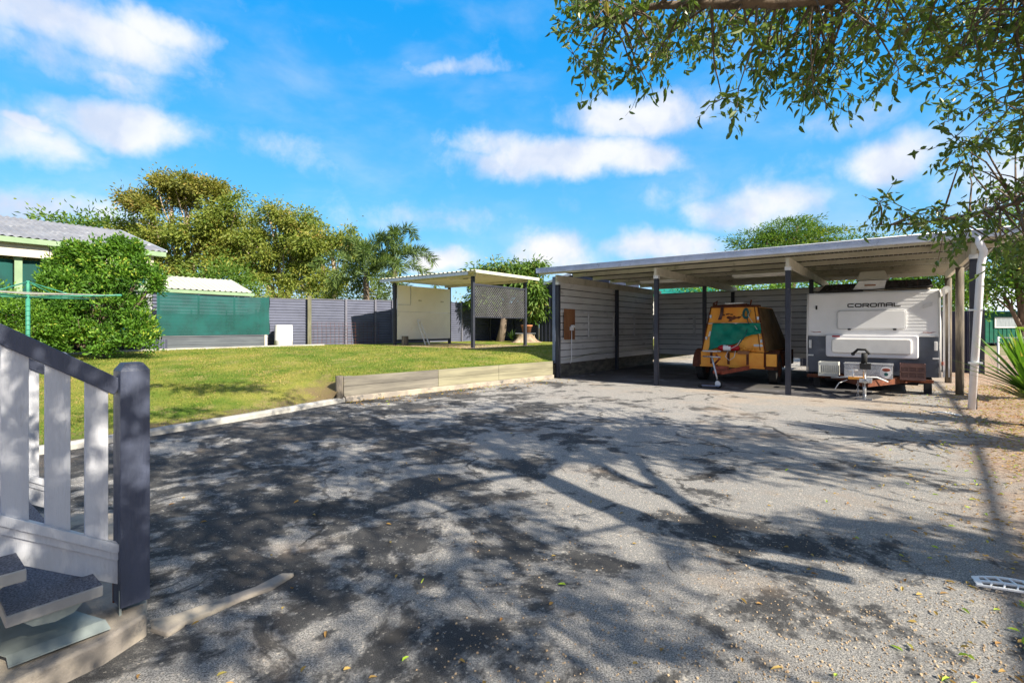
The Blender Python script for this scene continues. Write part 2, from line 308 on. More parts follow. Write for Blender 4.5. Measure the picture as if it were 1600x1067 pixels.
def asphalt():
    m = bpy.data.materials.new('driveway_bitumen'); m.use_nodes = True; t = m.node_tree; b = t.nodes['Principled BSDF']
    g = N(t, 'ShaderNodeNewGeometry'); P = g.outputs['Position']
    fine = noise(t, P, 150, 5, .75); fine2 = noise(t, P, 300, 2, .6); patch = noise(t, P, 1.05, 10, .70, .5); patch2 = noise(t, P, 3.4, 9, .72)
    vor = N(t, 'ShaderNodeTexVoronoi'); t.links.new(P, vor.inputs['Vector']); vor.inputs['Scale'].default_value = 105
    stonec = mixc(t, mapr(t, fine.outputs[0], .41, .60, 0, 1), (.12,.115,.11), (.46,.44,.41))
    stonec = mixc(t, mapr(t, vor.outputs['Color'], .72, .95, 0, .8), stonec, (.62,.55,.45))
    bit = mixc(t, mapr(t, fine2.outputs[0], .40, .66, 0, 1), (.032,.032,.034), (.12,.117,.113))
    bit = mixc(t, mapr(t, vor.outputs['Color'], .82, .93, 0, .8), bit, (.30,.28,.25))
    sp = N(t, 'ShaderNodeSeparateXYZ'); t.links.new(P, sp.inputs[0])
    # worn bitumen shows more on the left, near the house
    bias = mapr(t, sp.outputs[0], -4.0, 3.5, .085, -.085, False)
    pv = mth(t, 'ADD', mth(t, 'ADD', patch.outputs[0], bias), mth(t, 'MULTIPLY', mth(t, 'SUBTRACT', patch2.outputs[0], .5), .45))
    pv = mth(t, 'ADD', pv, mth(t, 'MULTIPLY', mth(t, 'SUBTRACT', fine.outputs[0], .5), .30))
    c = mixc(t, mapr(t, pv, .49, .545, 0, 1), stonec, bit)
    brown = noise(t, P, 1.3, 7, .6); c = mixc(t, mapr(t, brown.outputs[0], .54, .72, 0, .30), c, (.36,.25,.16))
    dk = noise(t, P, 1.9, 10, .72, 1.2); c = mixc(t, mapr(t, mth(t, 'ADD', mth(t, 'ADD', dk.outputs[0], mapr(t, sp.outputs[0], -1.5, 1.5, .02, -.06, False)), mth(t, 'MULTIPLY', mth(t, 'SUBTRACT', fine.outputs[0], .5), .2)), .56, .61, 0, .8), c, (.045,.042,.040))
    sandn = noise(t, P, .55, 7, .6); sb = mth(t, 'ADD', sandn.outputs[0], mapr(t, sp.outputs[0], .3, 3.5, -.10, .10, False)); c = mixc(t, mapr(t, sb, .58, .72, 0, .45), c, (.46,.35,.25))
    ck = N(t, 'ShaderNodeTexVoronoi', feature='DISTANCE_TO_EDGE'); wv = N(t, 'ShaderNodeVectorMath', operation='MULTIPLY_ADD'); t.links.new(noise(t, P, 3, 6, .6).outputs['Color'], wv.inputs[0]); wv.inputs[1].default_value = (.5, .5, 0); t.links.new(P, wv.inputs[2])
    t.links.new(wv.outputs[0], ck.inputs['Vector']); ck.inputs['Scale'].default_value = .55
    crk = mth(t, 'MULTIPLY', mapr(t, ck.outputs['Distance'], .003, .010, 1, 0), mapr(t, noise(t, P, .8, 3).outputs[0], .46, .58, 0, .8)); c = mixc(t, crk, c, (.03,.028,.026))
    # dirt and bark to the right of the bitumen
    d = mth(t, 'ADD', mth(t, 'MULTIPLY', sp.outputs[0], .766), mth(t, 'MULTIPLY', sp.outputs[1], -.643)); d = mth(t, 'ADD', d, -.33)
    d = mth(t, 'ADD', d, mth(t, 'MULTIPLY', mth(t, 'SUBTRACT', noise(t, P, 1.2, 7, .7).outputs[0], .5), 1.6))
    dirt = mixc(t, mapr(t, noise(t, P, 26, 6, .75).outputs[0], .36, .62, 0, 1), (.17,.11,.075), (.52,.38,.27))
    dirt = mixc(t, mapr(t, noise(t, P, 2.2, 6).outputs[0], .5, .68, 0, .6), dirt, (.42,.22,.13))
    c = mixc(t, mapr(t, d, -.25, .45, 0, .9), c, dirt)
    t.links.new(c, b.inputs['Base Color']); b.inputs['Roughness'].default_value = .9; b.inputs['Specular IOR Level'].default_value = .2
    bp = N(t, 'ShaderNodeBump'); bp.inputs['Strength'].default_value = .9; bp.inputs['Distance'].default_value = .012
    t.links.new(mth(t, 'ADD', fine.outputs[0], mth(t, 'MULTIPLY', patch2.outputs[0], 1.5)), bp.inputs['Height']); t.links.new(bp.outputs[0], b.inputs['Normal'])
    return m
def lawnmat():
    m = bpy.data.materials.new('lawn_turf'); m.use_nodes = True; t = m.node_tree; b = t.nodes['Principled BSDF']
    g = N(t, 'ShaderNodeNewGeometry'); P = g.outputs['Position']
    c = mixc(t, mapr(t, noise(t, P, .8, 7, .65).outputs[0], .38, .62, 0, 1), (.13,.21,.025), (.36,.33,.07))
    c = mixc(t, mapr(t, noise(t, P, 2.2, 8, .72).outputs[0], .50, .64, 0, .75), c, (.44,.33,.14))
    c = mixc(t, mapr(t, noise(t, P, 70, 4, .8).outputs[0], .40, .62, .55, 0), c, (.07,.12,.015))
    # bare earth along the kerb
    at_ = N(t, 'ShaderNodeAttribute', attribute_name='edge')
    e = mth(t, 'ADD', at_.outputs['Fac'], mth(t, 'MULTIPLY', mth(t, 'SUBTRACT', noise(t, P, 2.5, 7, .7).outputs[0], .5), 1.4))
    c = mixc(t, mapr(t, e, .45, .95, 0, .85), c, (.20,.14,.085))
    t.links.new(c, b.inputs['Base Color']); b.inputs['Roughness'].default_value = .95; b.inputs['Specular IOR Level'].default_value = .1
    bp = N(t, 'ShaderNodeBump'); bp.inputs['Strength'].default_value = 1; bp.inputs['Distance'].default_value = .03
    t.links.new(noise(t, P, 45, 5, .8).outputs[0], bp.inputs['Height']); t.links.new(bp.outputs[0], b.inputs['Normal'])
    return m
M['asphalt'] = asphalt(); M['lawn'] = lawnmat()
M['earth'] = pm('far_ground', (.16,.17,.06), (.26,.20,.11), .4, .95, .3, 5)
M['pad'] = pm('bare_earth_pad', (.44,.33,.20), (.28,.20,.12), 3, .95, .5, 60)

# ---------------------------------------------------------------- frames
PH = math.atan2(-.613, .79); U = Vector((math.cos(PH), math.sin(PH), 0)); V = Vector((-math.sin(PH), math.cos(PH), 0)); Z = Vector((0,0,1))
P0 = Vector((1.14, 12.2, 0))
def sstep(a, b, x):
    t = min(1, max(0, (x-a)/(b-a))); return t*t*(3-2*t)
BND = [(-8.5,.2),(-6.1,3.0),(-5.1,4.3),(-4.6,5.0),(-4.21,5.7),(-3.64,6.69),(-3.2,7.6),(-2.86,8.31),(-1.0,10.2),(.98,12.16),(4.9,17.1),(9.8,23.4),(16,31)]
BV = [Vector((x, y, 0)).dot(V) for x, y in BND]; BU = [Vector((x, y, 0)).dot(U) for x, y in BND]
def bu(v): return float(np.interp(v, BV, BU))
VW = Vector((-2.86, 8.31, 0)).dot(V)
def lawn_z(x, y):
    p = Vector((x, y, 0)); v = p.dot(V); d = bu(v)-p.dot(U)
    Ht = .62*sstep(3, 14.2, y)
    if x < -7: Ht = min(.62, Ht+.15*sstep(-7, -10, -abs(x)) ) if False else Ht
    h0 = .03+.395*sstep(VW-.09, VW+.0, v)+.13*sstep(VW+5.7, VW+8, v)
    k = sstep(0, 3.0-2.2*sstep(VW-2.8, VW, v), d)
    return h0*(1-k)+Ht*k if Ht > h0 or v < VW else max(h0, Ht)

# ---------------------------------------------------------------- ground
g = MB().grid(lambda a, b: Vector((-500+1000*a, -200+1100*b, -.03)), 8, 8).obj('ground', M['earth']); tag(g, kind='structure')
g = MB().grid(lambda a, b: Vector((-12+34*a, -6+34*b, 0)), 40, 40).obj('driveway', M['asphalt']); tag(g, kind='structure')
NV, ND = 150, 70
vs = []; edge = []
for i in range(NV+1):
    v = BV[0]+(27-BV[0])*i/NV; ub = bu(v)
    for j in range(ND+1):
        d = 30*(j/ND)**2.0; p = V*v+U*(ub-d+(.05 if v > VW-.05 else 0))
        vs.append((p.x, p.y, lawn_z(p.x, p.y)+.008*math.sin(p.x*5+p.y*3)*min(1, d)))
        edge.append((1-min(1, d/1.6))*(1 if v < VW else .15))
fs = [(i*(ND+1)+j, i*(ND+1)+j+1, (i+1)*(ND+1)+j+1, (i+1)*(ND+1)+j) for i in range(NV) for j in range(ND)]
lb = MB().add(vs, fs, True); lo_ = lb.obj('lawn', M['lawn']); tag(lo_, kind='structure')
a_ = lo_.data.attributes.new('edge', 'FLOAT', 'POINT'); a_.data.foreach_set('value', edge)
# kerb
kb = MB(); kp = [Vector((x, y, 0)) for x, y in BND[:8]]
fine = []
for a, b in zip(kp[:-1], kp[1:]):
    for k in range(6): fine.append(a.lerp(b, k/6))
fine.append(kp[-1])
for _ in range(6): fine = [fine[0]]+[(fine[i-1]+fine[i]*2+fine[i+1])/4 for i in range(1, len(fine)-1)]+[fine[-1]]
prof = [(-.06,-.05),(-.055,.055),(-.03,.075),(.04,.075),(.065,.05),(.07,-.05)]
def kf(a, b):
    i = round(a*(len(fine)-1)); t = (fine[min(i+1, len(fine)-1)]-fine[max(i-1, 0)]).normalized(); n = Vector((t.y, -t.x, 0)); q = prof[round(b*(len(prof)-1))]
    return fine[i]+n*(q[0]+.004*math.sin(i*1.7))+Z*(q[1]+.003*math.sin(i*2.3))
kb.grid(kf, len(fine)-1, len(prof)-1, False); k = kb.obj('kerb', M['kerb']); tag(k, kind='structure')
# concrete slabs by the stair
def slab(name, pts, z0, z1, mat):
    m = MB().prism([(p[0], p[1]) for p in pts], lambda a, b: Vector((a, b, z0)), lambda a, b: Vector((a, b, z1))); o = m.obj(name, mat, bevel=.012); tag(o, kind='structure'); return o
def gp(px, py, z=0):
    Y = (CH-z)*FP/(py-511); return ((px-800)/FP*Y, Y)
slab('concrete_slab', [gp(-400,1250,.09), gp(13,1067,.09), gp(161,1000,.09), gp(229,958,.09), gp(232,860,.09), gp(190,800,.09), gp(-420,800,.09), (-5,1.5)], -.05, .09, M['conc'])
slab('concrete_pad', [gp(229,972,.035), gp(262,978,.035), gp(345,937,.035), gp(462,886,.035), gp(370,838,.035), gp(290,802,.035), gp(150,782,.035), gp(150,860,.035)], -.05, .014, M['asphalt'])
slab('pad_edge', [gp(232,957,.04), gp(270,950,.04), gp(345,925,.04), gp(400,906,.04), gp(440,886,.04), gp(461,886,.04), gp(425,908,.04), gp(375,926,.04), gp(330,946,.04), gp(290,962,.04), gp(262,980,.04), gp(235,971,.04)], -.02, .018, M['conc'])
# pavilion pad
PA = Vector((-1.18, 14.9, 0))

# ---------------------------------------------------------------- leaf clouds
def leafmesh(name, C, D, L, Wd, mat, parent=None, tint=None, fold=.25, nrm=None, six=False):
    C = np.asarray(C, float); n = len(C); D = np.asarray(D, float); D /= np.linalg.norm(D, axis=1)[:, None]+1e-9
    Rn = rng.normal(size=(n, 3)) if nrm is None else np.asarray(nrm, float)+.0
    S = np.cross(D, Rn); S /= np.linalg.norm(S, axis=1)[:, None]+1e-9; Nn = np.cross(S, D)
    L = np.broadcast_to(L, (n,))[:, None]; Wd = np.broadcast_to(Wd, (n,))[:, None]
    if six:
        v = np.empty((n, 6, 3)); v[:, 0] = C; v[:, 3] = C+D*L-Nn*L*.16
        v[:, 1] = C+D*L*.28-S*Wd*.46+Nn*Wd*fold; v[:, 2] = C+D*L*.66-S*Wd*.40+Nn*(Wd*fold*.7-L*.05); v[:, 5] = C+D*L*.28+S*Wd*.46+Nn*Wd*fold; v[:, 4] = C+D*L*.66+S*Wd*.40+Nn*(Wd*fold*.7-L*.05)
        me = bpy.data.meshes.new(name); b6 = (np.arange(n)*6)[:, None]; f = np.stack([b6+np.array([0,1,2,3]), b6+np.array([0,3,4,5])], 1).reshape(-1, 4)
        me.from_pydata(v.reshape(-1, 3).tolist(), [], f.tolist()); me.update()
        a = me.attributes.new('tint', 'FLOAT', 'FACE'); a.data.foreach_set('value', np.repeat(np.clip(tint, 0, 1), 2).astype(np.float32))
        o = bpy.data.objects.new(name, me); col.objects.link(o); me.materials.append(mat)
        if parent: o.parent = parent
        return o
    v = np.empty((n, 4, 3)); v[:, 0] = C; v[:, 1] = C+D*L*.45-S*Wd*.5+Nn*Wd*fold; v[:, 2] = C+D*L-Nn*L*.08; v[:, 3] = C+D*L*.45+S*Wd*.5+Nn*Wd*fold
    me = bpy.data.meshes.new(name); me.vertices.add(n*4); me.vertices.foreach_set('co', v.ravel())
    base = (np.arange(n)*4)[:, None]; f = np.concatenate([base+np.array([0, 1, 2]), base+np.array([0, 2, 3])], axis=1).ravel()
    me.loops.add(n*6); me.loops.foreach_set('vertex_index', f.astype(np.int32))
    me.polygons.add(n*2); me.polygons.foreach_set('loop_start', np.arange(0, n*6, 3, dtype=np.int32)); me.polygons.foreach_set('loop_total', np.full(n*2, 3, np.int32))
    me.update(calc_edges=True); me.validate()
    tint = rng.random(n) if tint is None else np.clip(tint, 0, 1)
    a = me.attributes.new('tint', 'FLOAT', 'FACE'); a.data.foreach_set('value', np.repeat(tint, 2).astype(np.float32))
    o = bpy.data.objects.new(name, me); col.objects.link(o); me.materials.append(mat)
    if parent: o.parent = parent
    return o
def crown(blobs, n, clump=.5, per=60, shell=.55, droop=.2, flat=1.0):
    """blobs: (x,y,z,rx,ry,rz); returns leaf centres, directions, tints"""
    vol = np.array([b[3]*b[5] for b in blobs]); vol = vol/vol.sum(); C = []; D = []; T = []
    for b, q in zip(blobs, vol):
        k = max(3, int(n*q/per)); d = rng.normal(size=(k, 3)); d /= np.linalg.norm(d, axis=1)[:, None]
        r = (shell+(1.08-shell)*rng.random(k)**.7)[:, None]; cc = np.array(b[:3])+d*r*np.array(b[3:6])
        tt = rng.random(k)
        for c, dd, t0 in zip(cc, d, tt):
            s = clump*(.6+.8*rng.random()); o = rng.normal(size=(per, 3))*s*.5*np.array([1, 1, .75*flat])
            C.append(c+o); dr = o/s+dd*.6+rng.normal(size=(per, 3))*.5; dr[:, 2] -= droop; D.append(dr); T.append(.65*t0+.35*rng.random(per))
    return np.concatenate(C), np.concatenate(D), np.concatenate(T)
def tree(name, label, base, blobs, n, L, Wd, lm, bm, tr=.2, clump=.5, per=60, droop=.2, shell=.5, group=None, cat='tree', flat=1.0, fork=.35, lobes=0, lsize=.42):
    base = Vector(base); t = thing(name, label, cat, base, 0, group)
    bl = [(b[0]-base.x, b[1]-base.y, b[2]-base.z, *b[3:]) for b in blobs]
    lb2 = bl
    if lobes:
        lb2 = []
        for b in bl:
            for k in range(lobes):
                d = rng.normal(size=3); d /= np.linalg.norm(d); q = (.45+.35*rng.random()); z_ = lsize*(.7+.6*rng.random())
                lb2.append((b[0]+d[0]*q*b[3], b[1]+d[1]*q*b[4], b[2]+d[2]*q*b[5], b[3]*z_, b[4]*z_, b[5]*z_*.8))
    C, D, T = crown(lb2, n, clump, per, shell, droop, flat); leafmesh('crown', C, D, L*(.7+.6*rng.random(len(C))), Wd, lm, t, T)
    m = MB(); cen = Vector(np.mean([b[:3] for b in bl], axis=0)); fk = Vector((cen.x*.4, cen.y*.4, max(.3, cen.z*fork)))
    m.tube([(0,0,-.2), fk*.5+Vector((tr*.3, 0, 0)), fk], [tr*1.25, tr, tr*.85], 9)
    for b in bl:
        c = Vector(b[:3]); mid = fk.lerp(c, .5)+Vector(rng.normal(size=3))*.12*b[3]
        m.tube([fk, mid, c], [tr*.6, tr*.38, tr*.12], 7)
        for k in range(4):
            e = c+Vector(rng.uniform(-.5, .5, size=3)*np.array(b[3:6])); m.tube([mid, mid.lerp(e, .6)+Vector(rng.normal(size=3))*.08*b[3], e], [tr*.25, tr*.15, tr*.04], 5)
    m.obj('trunk', bm, t); return t
def pb(px, py, r, Y, ry=None, depth=None):     # a blob of the crown seen at that place
    p = at(px, py, Y); k = Y/FP; return (p.x, p.y, p.z, r*k, (depth or r)*k, (ry or r)*k)

# ================================================================ carport
def cth(name, label, cat, s, t, z=0, rz=0, group=None): return thing(name, label, cat, P0+U*s+V*t+Z*z, PH+rz, group)
cp = cth('carport', 'long open carport with cream beams, dark posts and a white gutter', 'carport', 0, 0)
ROOF0, ROOF1 = -.40, 8.04
for (s, t) in [(0,0),(0,3.27),(0,6.34),(2.51,0),(2.51,3.4),(2.51,6.34),(5.02,0),(5.02,3.2),(5.02,6.34),(7.53,0),(7.53,2.0),(7.53,4.5)]:
    m = MB()
    if s > 7 and t > 0: m.tube([(s,t,-.1),(s,t,2.36)], .062, 14)
    else: m.box(s-.043, s+.043, t-.043, t+.043, -.1, 2.37)
    m.obj('post', M['post'] if not (s > 7 and t > 0) else M['log'], cp)
for s in (0, 2.51, 5.02, 7.53):
    m = MB().box(s-.03, s+.03, -.08, 6.75 if s < 7 else 4.9, 2.372, 2.538)
    m.obj('rafter', M['cream'], cp)
    MB().box(s-.05, s+.05, -.052, .052, 2.30, 2.372).obj('post_cap', M['batten'], cp)
for i, t in enumerate((.05, 1.15, 2.25, 3.35, 4.45, 5.55, 6.6)):
    e = 7.95 if i < 3 else 7.75
    MB().box(-.25 if i else -.36, e+(.25*(i == 1)), t-.022, t+.022, 2.595, 2.69).obj('purlin', M['cream'] if i else M['cream2'], cp)
m = MB().profile(sine(ROOF1-ROOF0, .076, .009, 4), (ROOF0, -.20, 2.705), (0,1,0), (1,0,0), (0,0,1), 7.05, .0025); m.obj('roof_sheet', M['zinc'], cp)
MB().profile(sine(ROOF1-ROOF0-.01, .076, .009, 4), (ROOF0+.005, -.19, 2.700), (0,1,0), (1,0,0), (0,0,1), 7.03, .0).obj('dark_underside', M['roofunder'], cp)  # separate dark sheet just below the roof sheet, added to darken its underside
# gutter: a square channel with rolled lip
m = MB().profile([(0,0),(.0,-.115),(.10,-.115),(.10,.0)], (ROOF0-.03, -.345, 2.70), (1,0,0), (0,1,0), (0,0,1), ROOF1-ROOF0+.05, .003)
m.tube([(ROOF0-.03,-.345,2.70),(ROOF1+.02,-.345,2.70)], .008, 8)
for e in (ROOF0-.03, ROOF1+.02): m.box(e-.002, e+.002, -.343, -.245, 2.586, 2.698)
m.obj('gutter', M['gutter'], cp)
MB().box(ROOF0, ROOF1, -.235, -.212, 2.55, 2.69).obj('fascia', M['cream2'], cp)
# wall linings: left bay wall and rear wall
m = MB().profile(lap(2.08, .172, .024), (-.06, .05, .34), (0,1,0), (0,0,1), (1,0,0), 6.2, .003); m.obj('side_wall', M['wallin'], cp)
m = MB().profile(lap(2.08, .172, .024), (.05, 6.40, .34), (1,0,0), (0,0,1), (0,-1,0), 5.0, .003); m.obj('rear_wall', M['wallin'], cp)
for (t0, t1, z) in ((.05, 3.2, .96), (.05, 3.2, 1.66), (3.33, 6.25, .96), (3.33, 6.25, 1.66)):
    MB().box(-.047, -.022, t0, t1, z-.03, z+.03).obj('wall_rail', M['batten'], cp)
for t in (1.62, 3.12, 4.6, 6.2):
    MB().box(-.047, -.020, t-.04, t+.04, .992, 1.628).obj('wall_batten', M['batten'], cp)
for s0, s1, z in ((.1, 2.45, .96), (2.57, 4.98, .96), (.1, 2.45, 1.66), (2.57, 4.98, 1.66)):
    MB().box(s0, s1, 6.355, 6.383, z-.03, z+.03).obj('wall_rail', M['batten'], cp)
for s in (1.3, 3.8):
    MB().box(s-.04, s+.04, 6.352, 6.384, .992, 1.628).obj('wall_batten', M['batten'], cp)
MB().box(-.13, -.052, -.06, .035, .36, 2.50).obj('corner_flashing', M['flash'], cp)
MB().box(-.075, .0, .04, 6.3, 2.43, 2.53).obj('top_plate', M['cream'], cp)
# downpipe with offset bends
m = MB().tube([(7.56,-.30,2.60),(7.57,-.30,2.50),(7.62,-.26,2.38),(7.60,-.17,2.2),(7.50,-.13,0)], .048, 16)
dp = m.obj('downpipe', M['pipe'], cp)
for z in (.7, 1.5): MB().box(7.46, 7.62, -.20, -.12, z, z+.025).obj('strap', M['white'], dp)
bk = MB()
for (t0, t1) in ((-.02, 2.0), (2.01, 4.0), (4.01, 6.3)): bk.box(-.16, -.10, t0, t1, -.05, .335)
o = bk.obj('retaining_board', M['sleeper'], cp); tag(o)

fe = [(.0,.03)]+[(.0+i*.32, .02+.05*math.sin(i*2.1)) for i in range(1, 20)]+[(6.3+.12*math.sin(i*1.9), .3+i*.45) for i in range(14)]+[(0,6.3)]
m = MB().prism(fe, lambda a, b: P0+U*a+V*b+Z*-.01, lambda a, b: P0+U*a+V*b+Z*.005); cfl = m.obj('carport_floor', M['oilyshade']); tag(cfl, kind='structure')  # oil-stained sheet, with the roof's shade put into its dark colour
# fluorescent lights under the beams
def fluoro(s, t, label):
    th = cth('fluorescent_light', label, 'light fitting', s, t, 2.46, group='strip lights under the carport beams')
    MB().box(0, 1.15, -.045, .045, -.045, 0).obj('housing', M['white'], th, .006)
    MB().tube([(.03,0,-.062),(1.12,0,-.062)], .014, 10).obj('lamp_tube', M['white'], th)
    MB().tube([(0,0,-.01),(-.05,0,.03),(-.10,0,.0),(-.16,.0,.06)], .006, 6).obj('cable', M['wire'], th)
fluoro(1.30, 1.95, 'left strip light hanging in the empty carport bay'); fluoro(3.6, 1.85, 'right strip light hanging above the rusty yellow compressor')
nb = cth('notice_board', 'tall brown board fixed to the inner side wall of the carport', 'board', -.02, .56, .94)
MB().box(0, .018, -.26, .26, 0, .78).obj('board', M['ply'], nb)
ob = cth('power_outlet', 'white weatherproof power outlet with conduit on the brown board', 'power point', .02, .58, 1.17)
MB().box(0, .05, -.07, .07, 0, .10).obj('socket_box', M['white'], ob, .008)
MB().box(0, .07, -.02, .16, .07, .14).obj('switch_cover', M['white'], ob, .008)
MB().tube([(.02,0,0),(.02,0,-.75),(.0,-.03,-.84)], .013, 8).obj('conduit', M['batten'], ob)

# ================================================================ caravan
cv = cth('caravan', 'white and charcoal caravan parked front first under the carport', 'caravan', 5.13, 1.65)
W_ = 2.10
def side(poly, x0, x1, nm, mat, par, bev=0):
    return MB().prism(poly, lambda a, b: Vector((x0, a, b)), lambda a, b: Vector((x1, a, b))).obj(nm, mat, par, bev)
side([(0,.32),(0,1.09),(4.2,1.09),(4.2,.32)], .01, W_-.01, 'lower_body', M['caravandk'], cv, .012)
sh = side([(-.01,1.092),(.07,1.93),(.10,1.965),(4.1,1.98),(4.2,1.9),(4.2,1.092)], 0, W_, 'upper_body', M['caravan'], cv, .02)
m = MB()
for i in range(13):
    z = 1.14+i*.062; y = -.01+(z-1.092)*.0955; m.beam((.03, y-.0005, z), (W_-.03, y-.0005, z), .006, .006)
m.obj('cladding_rib', M['caravan'], sh)
for x_ in (-.005, W_+.005): MB().tube([(x_,-.02,.33),(x_,-.02,1.09),(x_,.06,1.95)], .016, 6).obj('edge_trim', M['white'], cv)
MB().box(.0, W_, -.025, -.012, 1.075, 1.098).obj('waist_trim', M['batten'], cv)
def rrect(x0, x1, z0, z1, r, n=5):
    out = []
    for cx, cz, a0 in ((x1-r, z1-r, 0), (x0+r, z1-r, 90), (x0+r, z0+r, 180), (x1-r, z0+r, 270)):
        for k in range(n+1): a = R(a0+90*k/n); out.append((cx+r*math.cos(a), cz+r*math.sin(a)))
    return out
bt = MB().prism(rrect(.33, 1.80, .655, 1.10, .05), lambda a, b: Vector((a, -.03, b)), lambda a, b: Vector((a, -.085, b))).obj('front_boot', M['pipe'], cv, .02)
MB().prism(rrect(.43, 1.70, .735, 1.03, .05), lambda a, b: Vector((a, -.07, b)), lambda a, b: Vector((a, -.125, b))).obj('boot_lid', M['white'], bt, .02)
def fy(z): return -.01+(z-1.092)*.0955
MB().prism(rrect(.53, 1.61, 1.225, 1.575, .05), lambda a, b: Vector((a, fy(b)+.01, b)), lambda a, b: Vector((a, fy(b)-.03, b))).obj('front_hatch', M['caravan'], cv, .01)
m = MB()
for i in range(24):
    pass
fr = rrect(.52, 1.62, 1.215, 1.585, .055); m.tube([Vector((a, fy(b)-.022, b)) for a, b in fr+[fr[0]]], .008, 6, False)
m.obj('hatch_seal', M['batten'], cv)
for x in (.70, 1.42): MB().box(x, x+.05, -.05, -.02, 1.195, 1.225).obj('hatch_latch', M['black'], cv)
# lettering COROMAL
def stroke(m, pts, x, z, s, wd=.20):
    for a, b in zip(pts[:-1], pts[1:]):
        pa = Vector((x+a[0]*s, 0, z+a[1]*s*.72)); pb_ = Vector((x+b[0]*s, 0, z+b[1]*s*.72)); d = (pb_-pa).normalized()*.04*s
        pa -= d; pb_ += d; pa.y = fy(pa.z)-.006; pb_.y = fy(pb_.z)-.006; m.beam(pa, pb_, .004, wd*s, (0, -1, 0)) if False else m.beam(pa, pb_, wd*s, .006, (0, -1, 0))
GL = {'C': [[(1,.95),(.15,.95),(0,.8),(0,.2),(.15,.05),(1,.05)]], 'O': [[(.15,.95),(.85,.95),(1,.8),(1,.2),(.85,.05),(.15,.05),(0,.2),(0,.8),(.15,.95)]],
      'R': [[(0,0),(0,.95),(.85,.95),(1,.82),(1,.55),(.85,.42),(.1,.42)],[(.55,.42),(1,0)]], 'M': [[(0,0),(0,.85),(.12,.95),(.5,.95),(.5,0)],[(.5,.95),(.88,.95),(1,.85),(1,0)]],
      'A': [[(0,0),(0,.8),(.15,.95),(.85,.95),(1,.8),(1,0)],[(0,.4),(1,.4)]], 'L': [[(0,.97),(0,.05),(1,.05)]]}
m = MB(); x = .70
for ch in 'COROMAL':
    for s_ in GL[ch]: stroke(m, s_, x, 1.655, .093)
    x += .123
m.obj('lettering', M['black'], cv)
# marker lights, side trim swooshes, stickers, handles
MB().box(.14, .17, fy(1.68)-.015, fy(1.68), 1.62, 1.70).obj('marker_light', M['black'], cv)
MB().prism([(1.86,1.60),(2.0,1.65),(2.0,1.72),(1.86,1.67)], lambda a, b: Vector((a, fy(b)-.004, b)), lambda a, b: Vector((a, fy(b)-.012, b))).obj('marker_reflector', M['batten'], cv)
for x0, sg in ((.04, 1), (2.06, -1)):
    MB().prism([(x0,1.17),(x0+.10*sg,1.155),(x0+.20*sg,1.165),(x0+.20*sg,1.15),(x0+.08*sg,1.145)], lambda a, b: Vector((a, fy(b)-.008, b)), lambda a, b: Vector((a, fy(b)-.003, b))).obj('stripe_decal', M['redrust'], cv)
st_ = MB().box(.44, .57, -.092, -.086, 1.055, 1.085).obj('red_sticker', M['red'], cv)
for x in (.03, 2.02):
    MB().box(x, x+.045, -.06, 0, .82, .99).obj('grab_handle', M['white'], cv, .008); MB().box(x-.02, x+.08, -.035, 0, .66, .69).obj('hinge', M['white'], cv)
# roof gear: dark front panels, air conditioner with cowl
m = MB().prism([(.18,1.97),(.95,1.97),(.90,2.13),(.30,2.13)], lambda a, b: Vector((a, .06+(b-1.97)*.7, b)), lambda a, b: Vector((a, .10+(b-1.97)*.7, b+.01))); m.obj('roof_vent_flap', M['darkglass'], cv)
m = MB().prism([(1.30,1.985),(2.02,1.985),(1.98,2.16),(1.30,2.16)], lambda a, b: Vector((a, .06+(b-1.985)*.7, b)), lambda a, b: Vector((a, .10+(b-1.985)*.7, b+.01))); sp_ = m.obj('solar_panel', M['darkglass'], cv)
m = MB()
for x in (1.45, 1.62, 1.79): m.beam((x, .055, 1.99), (x, .165, 2.15), .008, .006)
m.obj('panel_rib', M['brown'], sp_)
side([(.12,1.975),(.25,2.10),(.9,2.16),(3.9,2.16),(4.05,1.985)], .12, 1.98, 'pop_top_roof', M['wallcream'], cv, .02)
m = MB().prism([(.76,1.98),(1.28,1.98),(1.32,2.18),(.88,2.18)], lambda a, b: Vector((a, .08, b)), lambda a, b: Vector((a, .9, b+.02))); m.obj('vent_box', M['batten'], cv, .01)
m = MB().prism([(.83,2.19),(1.36,2.19),(1.29,2.38),(.89,2.38)], lambda a, b: Vector((a, .12+(b-2.19)*.6, b)), lambda a, b: Vector((a, 1.0, b))); m.obj('air_conditioner', M['cream'], cv, .02)
MB().box(.97, 1.15, .065, .082, 2.07, 2.095).obj('vent_slot', M['ply'], cv)
m = MB().tube([(.1,.05,1.985),(.6,.04,2.0),(1.1,.05,1.99),(1.5,.04,2.01),(2.0,.05,2.03)], .012, 6); m.obj('roof_cable', M['black'], cv)
# awning roll, arms on the far side
aw = MB().tube([(W_+.10, .05, 1.95),(W_+.10, 3.9, 1.95)], .06, 12).obj('awning_roll', M['white'], cv)
m = MB().beam((W_+.06,.02,.34), (W_+.06,.02,1.95), .03, .04).beam((W_+.13,.02,.34), (W_+.13,.02,1.93), .02, .03); m.obj('awning_arm', M['white'], aw)
MB().box(W_+.02, W_+.05, -.03, 0, .56, .62).obj('reflector', M['redrust'], cv)
